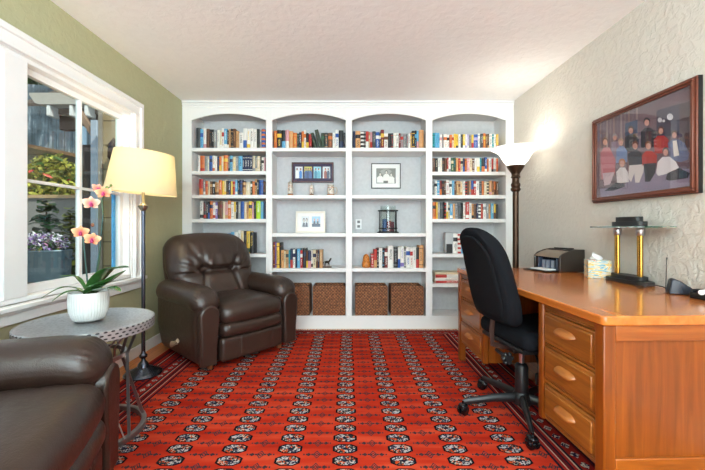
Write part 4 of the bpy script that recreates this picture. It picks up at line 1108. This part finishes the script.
for wd in (180, 108, 252, 36, 324):
    a = R(wd)-th; ca, sa = cos(a), sin(a)
    lg = MB(); lg.tube([(.03*ca, .03*sa, .112), (.16*ca, .16*sa, .108), (.315*ca, .315*sa, .088), (.342*ca, .342*sa, .084)], [(.020, .030), (.018, .024), (.012, .019), (.006, .012)], 8, flat=(0, 0, 1))
    l_ = lg.build('leg', bp, O, smooth=60)
    r_ = .338; cx_, cy_ = r_*ca, r_*sa
    w_ = MB(); ph = a + R(35)
    for s_ in (-1, 1):
        w_.lathe([(.001, -.009), (.024, -.009), (.029, -.006), (.030, 0), (.029, .006), (.024, .009), (.001, .009)], 20, T(cx_-sin(ph)*.0, cy_, 0, 0, 0, ph) @ T(0, s_*.014, RZ+.031, R(90)))
    w_.soft((.026, .022, .016), .014, 4, c=(0, 0, 0), M=T(cx_, cy_, RZ+.052, 0, 0, ph)); w_.tube([(cx_, cy_, .05), (cx_, cy_, .092)], .008, 8)
    w_.build('caster', M['black_gloss'], O)

# ------------------------------------------------------------------ things on the desk
Z = DT + .0005
# printer
o = empty('compact_printer', (1.640, 2.76, Z), R(90+12), label='compact dark photo printer with open paper tray at the desk end', cat='printer')
o.scale = (1, 1.1, 1)
# local: front is local +y rotated to face the room; x along the desk
BR = plain('printer_brown', (52, 45, 40), .35); SV = plain('printer_silver', (150, 138, 122), .28, .6)
prof = [(-.10, 0), (.10, 0), (.10, .115), (.075, .138), (.02, .158), (-.04, .168), (-.10, .168)]
for xa, xb in ((-.135, -.118), (.118, .135)): MB().prism(prof, xa, xb, 'x').build('side_cheek', BR, o, bevel=.005)
m_ = MB(); m_.prism([(-.098, .003), (.055, .003), (.055, .09), (.092, .105), (.092, .112), (.07, .130), (.02, .150), (-.04, .160), (-.098, .160)], -.119, .119, 'x'); m_.build('body', M['black_gloss'], o, bevel=.003)
m_ = MB(); m_.prism([(.0, .157), (.055, .142), (.096, .118), (.101, .108), (.094, .106), (.05, .130), (.0, .146)], -.118, .118, 'x'); m_.build('front_visor', SV, o, bevel=.003)
m_ = MB(); m_.box(-.095, .095, -.088, -.005, .158, .166); m_.build('lid', BR, o, bevel=.004)
m_ = MB(); m_.box(-.07, .07, -.07, -.02, .1665, .176); m_.build('feed_slot', M['black_gloss'], o, bevel=.003)
m_ = MB(); m_.box(-.10, .10, .056, .062, .012, .085); m_.box(-.10, -.085, .056, .092, .01, .10); m_.box(.085, .10, .056, .092, .01, .10); m_.build('front_bay', plain('bay_blue_grey', (60, 72, 92), .15), o, bevel=.002)
for x_ in (-.045, .01, .05): MB().box(x_, x_+.02, .062, .080, .02, .08).build('cartridge_guide', plain('guide_grey', (130, 136, 148), .2), o, bevel=.002)
m_ = MB(); m_.box(-.105, .105, .06, .185, .004, .011); m_.build('paper_tray', M['black'], o, bevel=.002)
m_ = MB(); m_.box(-.078, .085, .075, .165, .0115, .018); m_.build('paper_stack', M['paper'], o, smooth=0)
m_ = MB(); m_.box(.02, .12, .155, .20, .0005, .006); m_.build('tray_flap', M['black'], o, bevel=.001)
# tissue box
o = empty('tissue_box', (1.662, 2.36, Z), R(-22), label='square tissue box with yellow and blue pattern and a white tissue', cat='tissue box')
k = NT('tissue_box_print'); v = k.coord(); x_, y_, z_ = k.xyz(v)
nn = k.noise(k.coord('Object', (12, 12, 60), (0, .3, 0)), .8, 2, .5, 1.5)
k.base(k.ramp(nn, [(.2, (206, 214, 214)), (.40, (232, 190, 92)), (.47, (236, 226, 196)), (.53, (110, 176, 196)), (.60, (234, 224, 200)), (.68, (222, 130, 84))], True)).set(rough=.5)
MB().box(-.064, .064, -.060, .060, 0, .118).build('carton', k.mat, o, bevel=.002)
MB().lathe([(.03, .1182), (.03, .1192), (.001, .1192)], 20).build('opening', plain('slot_film', (200, 200, 196), .3), o)
m_ = MB(); vs = []; n = 14
for i, (r_, z__) in enumerate([(.026, .1194), (.032, .130), (.024, .142), (.013, .153), (.003, .163)]):
    for j in range(n): a = 2*pi*j/n; q = r_*(1+.35*sin(a*3+i*.7)); vs.append((q*cos(a)-.006*i, q*.55*sin(a), z__+.003*sin(a*2)))
fs = [(i*n+j, i*n+(j+1) % n, (i+1)*n+(j+1) % n, (i+1)*n+j) for i in range(4) for j in range(n)] + [tuple(4*n+j for j in range(n))]
m_.add(vs, fs); m_.build('tissue', M['paper'], o, smooth=70)
# desk lamp: two tier base, brass columns, glass plate, tiered black cap
o = empty('desk_lamp', (1.69, 2.13, Z), R(91), label='desk lamp with two brass columns under a green-edged glass plate', cat='desk lamp')
def oval(a, b, z0, z1, n=40, p=2.6):
    pts = []
    for i in range(n):
        t = 2*pi*i/n; c_, s__ = cos(t), sin(t)
        pts.append((a*math.copysign(abs(c_)**(2/p), c_), b*math.copysign(abs(s__)**(2/p), s__)))
    return MB().prism(pts, z0, z1, 'z')
oval(.155, .060, 0, .024).build('base', M['blackmat'], o, bevel=.002)
oval(.118, .046, .0242, .048).build('base_tier', M['blackmat'], o, bevel=.002)
for s_ in (-1, 1):
    c_ = MB(); c_.lathe([(.011, .048), (.011, .300)], 20, T(s_*.085, -.0, 0)); c_.tube([(s_*.085+.018, 0, .048), (s_*.085+.018, 0, .295)], .006, 10)
    cc = c_.build('column', M['brass'], o)
    MB().lathe([(.016, .285), (.020, .291), (.022, .315), (.020, .327), (.016, .331)], 24, T(s_*.085+.004, 0, 0)).build('chrome_cap', M['silver'], cc)
oval(.242, .085, .3315, .3395, 60, 8).build('glass_plate', [M['glass_green']], o, smooth=30)
oval(.112, .046, .3400, .368).build('cap_tier', M['blackmat'], o, bevel=.002)
oval(.086, .036, .3682, .396).build('top_cap', M['blackmat'], o, bevel=.002)
# black wedge shaped stand, aerial, wire, tray
o = empty('handset_cradle', (1.648, 1.765, Z), R(-28), label='black wedge-shaped cradle with a thin upright aerial beside the lamp', cat='telephone stand')
m_ = MB(); m_.prism([(-.045, 0), (.055, 0), (.058, .024), (.004, .066), (-.022, .078), (-.034, .070)], -.028, .028, 'y'); m_.build('body', plain('blue_black_plastic', (40, 44, 54), .3), o, bevel=.006)
MB().tube([(-.040, .036, .0), (-.036, .040, .16), (-.034, .042, .178)], [.0022, .0018, .003], 6).build('aerial', M['black'], o)
o = empty('black_wire', (1.58, 1.86, Z), 0, label='short black wire looping on the desk beside the brass lamp', cat='cable')
MB().tube([(.02, .10, .003), (.018, .055, .004), (.03, .045, .022), (.06, .03, .024), (.085, .01, .018), (.09, -.03, .004)], .003, 8).build('cord', M['black'], o)
o = empty('desk_tray', (1.690, 1.585, Z), R(2), label='low black desk tray holding rolls of paper at the right edge', cat='tray')
m_ = MB(); m_.box(-.075, .075, -.09, .09, 0, .008); m_.box(-.075, -.068, -.09, .09, .008, .030); m_.box(.068, .075, -.09, .09, .008, .045); m_.box(-.068, .068, .083, .09, .008, .042); m_.box(-.068, .068, -.09, -.083, .008, .034)
m_.box(-.068, .068, -.005, .001, .008, .034)
m_.build('tray_body', M['black'], o, bevel=.002)
m_ = MB(); m_.lathe([(.010, -.05), (.012, -.05), (.012, .05), (.010, .05)], 18, T(-.035, .045, .036, 0, R(90), R(20)))
m_.build('paper_roll', M['paper'], o); 
m_ = MB(); m_.lathe([(.001, -.03), (.013, -.03), (.013, .03), (.001, .03)], 18, T(.02, .04, .040, 0, R(80), R(70))); m_.build('paper_roll', M['paper'], o)
MB().box(-.055, -.01, -.05, -.02, .0085, .040).build('note_block', plain('manila', (206, 176, 120), .7), o, bevel=.002)
MB().soft((.03, .018, .012), .01, 4, c=(.03, -.045, .022)).build('stapler_piece', M['darkgrey'], o)

# ------------------------------------------------------------------ outside the window
struct(tag(MB().box(-14, XL-.145, -6, 14, -.25, -.15).build('ground_garden', plain('garden_soil', (96, 84, 66), .95), smooth=0)))
# garden wall with a timber cap
o = empty('garden_wall', (-7.0, 7.6, -.15), label='grey rendered garden wall with timber cap behind the planting', cat='wall')
MB().box(-4, 3.6, 0, .15, 0, 1.88).build('wall_body', plain('grey_render', (138, 136, 132), .9), o, smooth=0)
MB().box(-4, 3.62, -.04, .19, 1.88, 1.95).build('cap_rail', plain('timber_cap', (178, 152, 116), .8), o)
def leafm(name, c1, c2): 
    k = NT(name); oi = k.n('ShaderNodeNewGeometry')
    k.base(k.mix(oi.outputs['Random Per Island'], c1, c2)).set(rough=.5, spec=.35)
    return k.mat
GR1 = leafm('leaf_dark_green', (22, 50, 24), (64, 104, 44)); GR2 = leafm('leaf_yellow_green', (120, 134, 40), (206, 204, 96)); GR3 = leafm('leaf_olive', (66, 80, 34), (150, 150, 62))
RED = leafm('flower_red', (206, 60, 60), (236, 112, 100)); PUR = leafm('flower_purple', (136, 104, 176), (190, 160, 214)); WHT = leafm('flower_white', (226, 226, 236), (246, 246, 246)); PNK = leafm('flower_mauve', (170, 120, 160), (206, 150, 180))
def foliage(c, r, n, size, mats, wts, seed, flat=0):
    rr = random.Random(seed); mb = MB()
    for _ in range(n):
        while True:
            p = Vector([rr.uniform(-1, 1) for _ in range(3)])
            if .2 < p.length < 1: break
        p = p*(.55+.45*rr.random()) if rr.random() < .4 else p
        p = Vector((c[0]+p.x*r[0], c[1]+p.y*r[1], c[2]+p.z*r[2]))
        s_ = size*rr.uniform(.6, 1.3)
        E = Matrix.Translation(p) @ Euler((rr.uniform(-1.2, 1.2), rr.uniform(-1.2, 1.2), rr.uniform(0, 6.28))).to_matrix().to_4x4()
        mb.mat(rr.choices(range(len(mats)), wts)[0])
        mb.add([(0, -s_, 0), (s_*.45, -s_*.2, s_*.12), (s_*.35, s_*.5, s_*.1), (0, s_, -s_*.1), (-s_*.35, s_*.5, s_*.1), (-s_*.45, -s_*.2, s_*.12), (0, 0, -.03*s_)],
               [(0, 1, 6), (1, 2, 6), (2, 3, 6), (3, 4, 6), (4, 5, 6), (5, 0, 6)], E)
    return mb
def shrub(name, label, loc, r, n, size, mats, wts, seed, cat='shrub', group=None, stem=True):
    o = empty(name, (loc[0], loc[1], -.15), label=label, cat=cat, group=group)
    foliage((0, 0, loc[2]+.15), r, n, size, mats, wts, seed).build('foliage', mats, o, smooth=0)
    if stem:
        t = MB()
        for i in range(4): t.tube([(.05*cos(i*1.6), .05*sin(i*1.6), .0), (r[0]*.25*cos(i*1.6), r[1]*.25*sin(i*1.6), (loc[2]+.15)*.6), (r[0]*.4*cos(i*1.6+.4), r[1]*.4*sin(i*1.6+.4), loc[2]+.15)], [.03, .02, .01], 6)
        t.build('stem', plain('bark', (84, 66, 48), .9), o)
    return o
gp = 'sunlit shrubs behind the garden wall'
shrub('flowering_shrub', 'sunlit yellow-green shrub with red flowers behind the garden wall, left', (-8.35, 8.5, 2.15), (.62, .5, .75), 2200, .085, [GR3, GR2, RED, GR1, PNK], [4, 3, .25, 3, .2], 1, group=gp)
shrub('flowering_shrub', 'bright shrub seen in the middle of the left panes, over the wall', (-7.08, 8.5, 2.15), (.60, .5, .72), 2200, .085, [GR3, GR2, RED, GR1], [3, 4, .15, 2], 2, group=gp)
shrub('flowering_shrub', 'pale yellow shrub over the wall next to the sash bar', (-5.82, 8.6, 2.15), (.60, .5, .75), 2000, .085, [GR2, GR3, GR1], [5, 3, 1], 3, group=gp)
shrub('garden_tree', 'dark green tree rising behind the shed roof', (-12.4, 14.6, 6.0), (2.4, 1.2, 2.9), 3500, .16, [GR1, GR3], [4, 1], 4, cat='tree')
shrub('garden_tree', 'lighter green tree behind the shed at the right', (-7.4, 14.6, 4.2), (2.4, 1.2, 2.2), 3000, .16, [GR3, GR1, GR2], [3, 3, 1], 5, cat='tree')
# layered broad-leaved plants in front of the wall
def tier_plant(px, y, z0, z1, spread, seed, mt, label, n=7):
    x = (px-CX)*y/F; rr = random.Random(seed)
    o = empty('broadleaf_plant', (x, y, -.15), label=label, cat='plant'); zb = z0+.15; zt = z1+.15
    MB().tube([(0, 0, 0), (.02, 0, (zb+zt)/2), (0, 0, zt)], [.03, .02, .01], 6).build('stem', plain('bark', (84, 66, 48), .9), o)
    m_ = MB()
    for t in range(n):
        zz = zb + (zt-zb)*t/(n-1); sp = spread*(1-.6*t/(n-1))
        for i in range(9):
            a = 2*pi*i/9 + rr.uniform(-.3, .3); L_ = sp*rr.uniform(.7, 1.1)
            dz = rr.uniform(-.09, .09)
            p = [(0, 0, zz), (L_*.5*cos(a), L_*.5*sin(a), zz+.10*sp), (L_*cos(a), L_*sin(a), zz-.12*sp)]
            lf = strap_leaf([(q[0], q[1], q[2]+dz) for q in p], .10*spread/.4, .15); m_.add(lf.v, lf.f)
    m_.build('foliage', mt, o, smooth=60); return o
tier_plant(46, 6.5, .75, 1.52, .42, 1, GR1, 'dark tiered broad-leaved plant in front of the grey wall', 6)
tier_plant(70, 6.1, .5, 1.35, .30, 2, GR3, 'yellow-green bushy plant beside the sash bar', 7)
shrub('low_shrub', 'low dark green planting filling the bed under the wall', (-6.1, 7.15, .1), (1.5, .22, .40), 1500, .08, [GR1, GR3], [4, 1], 8, stem=False)
# oval metal tub of flowers on a dark bench
bxp = (47-CX)*5.0/F
o = empty('garden_bench', (bxp, 5.0, -.15), label='low dark timber bench carrying the flower tub outside', cat='bench')
MB().box(-.75, .62, -.28, .30, .44, .50).build('seat', plain('dark_timber', (58, 48, 42), .8), o)
for a, b_ in ((-.7, -.22), (.5, -.22), (-.7, .2), (.5, .2)): MB().box(a, a+.07, b_, b_+.07, 0, .44).build('leg', plain('dark_timber', (58, 48, 42), .8), o)
zt = .3505
o = empty('metal_tub', (bxp, 5.0, zt), label='oval blue-grey metal tub planter on the bench outside the window', cat='planter')
tb = plain('galvanised_blue', (92, 112, 124), .45, .35)
MB().lathe([(.001, .0), (.92, .0), (.94, .03), (1.0, .40), (1.03, .42), (1.0, .435), (.97, .42), (.96, .36), (.001, .36)], 48, Matrix.Diagonal((.315, .22, 1, 1))).build('tub', tb, o)
for s_ in (-1, 1): MB().tube([(s_*.305, -.05, .34), (s_*.345, -.04, .30), (s_*.345, .04, .30), (s_*.305, .05, .34)], .010, 8).build('handle', tb, o)
o = empty('tub_flowers', (bxp-.03, 4.97, zt+.37), label='white and purple flowers filling the metal tub outside', cat='flowers')
foliage((0, 0, .16), (.35, .22, .15), 1500, .026, [WHT, PUR, GR1, PNK], [3, 3, 3, 1], 21).build('blossom', [WHT, PUR, GR1, PNK], o, smooth=0)
foliage((.0, 0, .12), (.32, .2, .10), 500, .035, [GR1, GR3], [3, 1], 22).build('leaves', [GR1, GR3], o, smooth=0)

# shed with weathered sloping roof
def weathered():
    k = NT('weathered_boards'); v = k.coord('Object', (7, 7, .8)); n = k.noise(k.coord(), 1.1, 4, .6, 1); n2 = k.noise(v, 2, 2)
    x_, y_, z_ = k.xyz(k.coord()); gap = k.m('LESS_THAN', k.m('FRACT', k.m('DIVIDE', x_, .22)), .06)
    c = k.ramp(k.m('ADD', k.m('MULTIPLY', n, .7), k.m('MULTIPLY', n2, .3)), [(.34, (52, 60, 66)), (.54, (96, 112, 124)), (.66, (186, 198, 206))])
    k.base(k.mix(gap, c, (48, 52, 56))).set(rough=.85); return k.mat
o = empty('garden_shed', (-8.4, 9.6, -.15), label='grey weathered garden shed with sloping board roof beyond the shrubs', cat='shed')
MB().box(-2.6, 4.2, .25, 2.2, 0, 3.6).build('wall', plain('shed_wall', (74, 76, 74), .9), o, smooth=0)
for i in range(3): MB().box(-2.7, 4.3, .17-.02*i, .245, 2.95+.32*i, 3.25+.32*i).build('eave_board', plain('shed_eave', (92, 92, 88), .9), o)
m_ = MB(); m_.prism([(-2.9, 4.05), (4.4, 2.55), (4.4, 4.9), (-2.9, 5.3)], .05, .16, 'y'); m_.build('board_roof', weathered(), o, smooth=0)
m_ = MB(); m_.prism([(-2.9, 3.98), (4.4, 2.47), (4.4, 2.56), (-2.9, 4.06)], -.02, .18, 'y'); m_.build('fascia', plain('brown_fascia', (122, 92, 66), .8), o, smooth=0)

# porch of the house: rafters, gutter, posts, sided wing wall
o = empty('side_porch', (-3.3, 4.7, -.15), label='porch beside the window with pale gutter, brown soffit and white posts', cat='porch')
def pb(name, mt, x0, x1, y0, y1, z0, z1, par=None, bev=.004): return MB().box(x0+3.3, x1+3.3, y0-4.7, y1-4.7, z0+.15, z1+.15).build(name, mt, par or o, bevel=bev)
shg = plain('dark_shingles', (84, 70, 60), .9)
gt = plain('pale_gutter', (186, 180, 170), .5)
m_ = MB(); m_.prism([(-4.10, 2.83), (-4.10, 2.80), (-4.03, 2.70), (-3.98, 2.68), (XL-.15, 2.68), (XL-.15, 2.83)], 4.55, 4.70, 'y', Matrix.Translation((3.3, -4.7, .15))); m_.build('gutter', gt, o, bevel=.004)
pb('soffit', plain('brown_soffit', (104, 74, 54), .8), -3.98, XL-.15, 4.70, 6.2, 2.60, 2.68)
pb('beam', plain('brown_beam', (96, 70, 54), .8), -3.9, XL-.15, 4.78, 4.88, 2.42, 2.60)
m_ = MB(); m_.add([(-1.35, .3, 3.0), (1.35, .3, 3.0), (1.35, 2.3, 4.3), (-1.6, 2.3, 4.3), (-1.35, .3, 2.96), (1.35, .3, 2.96), (1.35, 2.3, 4.26), (-1.6, 2.3, 4.26)], [(0,1,2,3),(7,6,5,4),(0,4,5,1),(1,5,6,2),(2,6,7,3),(3,7,4,0)])
m_.build('shingle_roof', shg, o, smooth=0)
for px_ in (50.5, 73, 88): x_ = (px_-CX)*4.6/F; pb('rafter_block', M['white'], x_-.02, x_+.02, 4.56, 4.72, 2.54, 2.675)
for px_, wd, mt, yy in ((93.5, .075, plain('blue_white_post', (178, 190, 206), .5), 4.35), (81.5, .018, plain('light_blue_edge', (150, 180, 206), .4), 4.6)):
    x_ = (px_-CX)*yy/F; pb('post', mt, x_-wd/2, x_+wd/2, yy, yy+.08, -.15, 2.42)
x_ = (86.5-CX)*4.5/F; pb('shutter', plain('dark_brown_shutter', (52, 38, 34), .6), x_-.055, x_+.045, 4.5, 4.55, -.15, 2.15)
m_ = MB(); xa, xb = (80-CX)*4.42/F, (97-CX)*4.42/F
m_.tube([(xa+3.3, -.28, CH+116*4.42/F+.15), (xb+3.3, -.28, CH+88*4.42/F+.15)], .04, 4); m_.build('brace', plain('tan_brace', (150, 122, 100), .7), o, smooth=0)
o = empty('house_wing', (-2.3, 3.95, -.15), label='tan lap-sided wing wall of the house just outside the window', cat='wall')
def siding():
    k = NT('tan_siding'); x_, y_, z_ = k.xyz(k.coord())
    g = k.m('LESS_THAN', k.m('FRACT', k.m('DIVIDE', z_, .27)), .045)
    k.base(k.mix(g, (162, 142, 108), (96, 82, 62))).set(rough=.75); return k.mat
MB().box(-.43, XL-.15+2.3, 0, .12, 0, 2.9).build('siding', siding(), o, smooth=0)
MB().box(-.475, -.43, -.02, .14, 0, 2.75).build('corner_board', plain('corner_board', (150, 140, 128), .6), o)
o = empty('wall_lantern', (-2.545, 3.948, 1.84), label='dark bronze wall lantern on the tan siding outside', cat='wall light')
MB().lathe([(.03, 0), (.06, .03), (.055, .14), (.07, .15), (.03, .20), (.006, .24), (.001, .25)], 6, T(-.0, -.11, -.02)).build('lantern', M['bronze'], o)
MB().tube([(0, 0, .12), (0, -.06, .20), (0, -.11, .22)], .01, 6).build('bracket', M['bronze'], o); MB().box(-.035, .035, -.012, 0, .04, .20).build('wall_plate', M['bronze'], o)

# ------------------------------------------------------------------ sun, sky, added fill lamps and camera
light('SUN', 'sun', (3, -2, 8), 2.4, (1, .95, .86), R(.6), (Vector((-.55, .45, -.80))).to_track_quat('-Z', 'Y').to_euler())
light('AREA', 'rear_fill_light', (0, YF-.15, 1.15), 88, (.86, .96, 1), (2.7, 2.1), (R(90), 0, 0))  # added fill lamp across the rear opening, evens out the room light
light('AREA', 'bounce_light', (0, -1.5, 1.9), 155, (.66, .91, 1), (2.4, 1.0), (R(180-18), 0, 0))  # added lamp without a fixture, washes the ceiling to brighten the room
w = bpy.data.worlds.new('sky'); scene.world = w; w.use_nodes = True
bg = w.node_tree.nodes['Background']; bg.inputs[0].default_value = (.80, .90, 1.0, 1); bg.inputs[1].default_value = .6
cam = bpy.data.cameras.new('camera'); cam.sensor_width = 36; cam.lens = 36*F/705
cam.shift_x = (352.5-CX)/705; cam.shift_y = (CY-235)/705; cam.clip_start = .02
co = bpy.data.objects.new('camera', cam); COL.objects.link(co); co.location = (0, 0, CH); co.rotation_euler = (R(90), 0, 0)
scene.camera = co
vs_ = scene.view_settings; vs_.view_transform = 'Standard'; vs_.look = 'None'; vs_.gamma = 1; vs_.exposure = 0.82; vs_.use_curve_mapping = False
cy = scene.cycles; cy.use_denoising = True; cy.max_bounces = 10; cy.diffuse_bounces = 6; cy.glossy_bounces = 4; cy.transparent_max_bounces = 12; cy.caustics_reflective = False; cy.caustics_refractive = False; cy.sample_clamp_indirect = 6
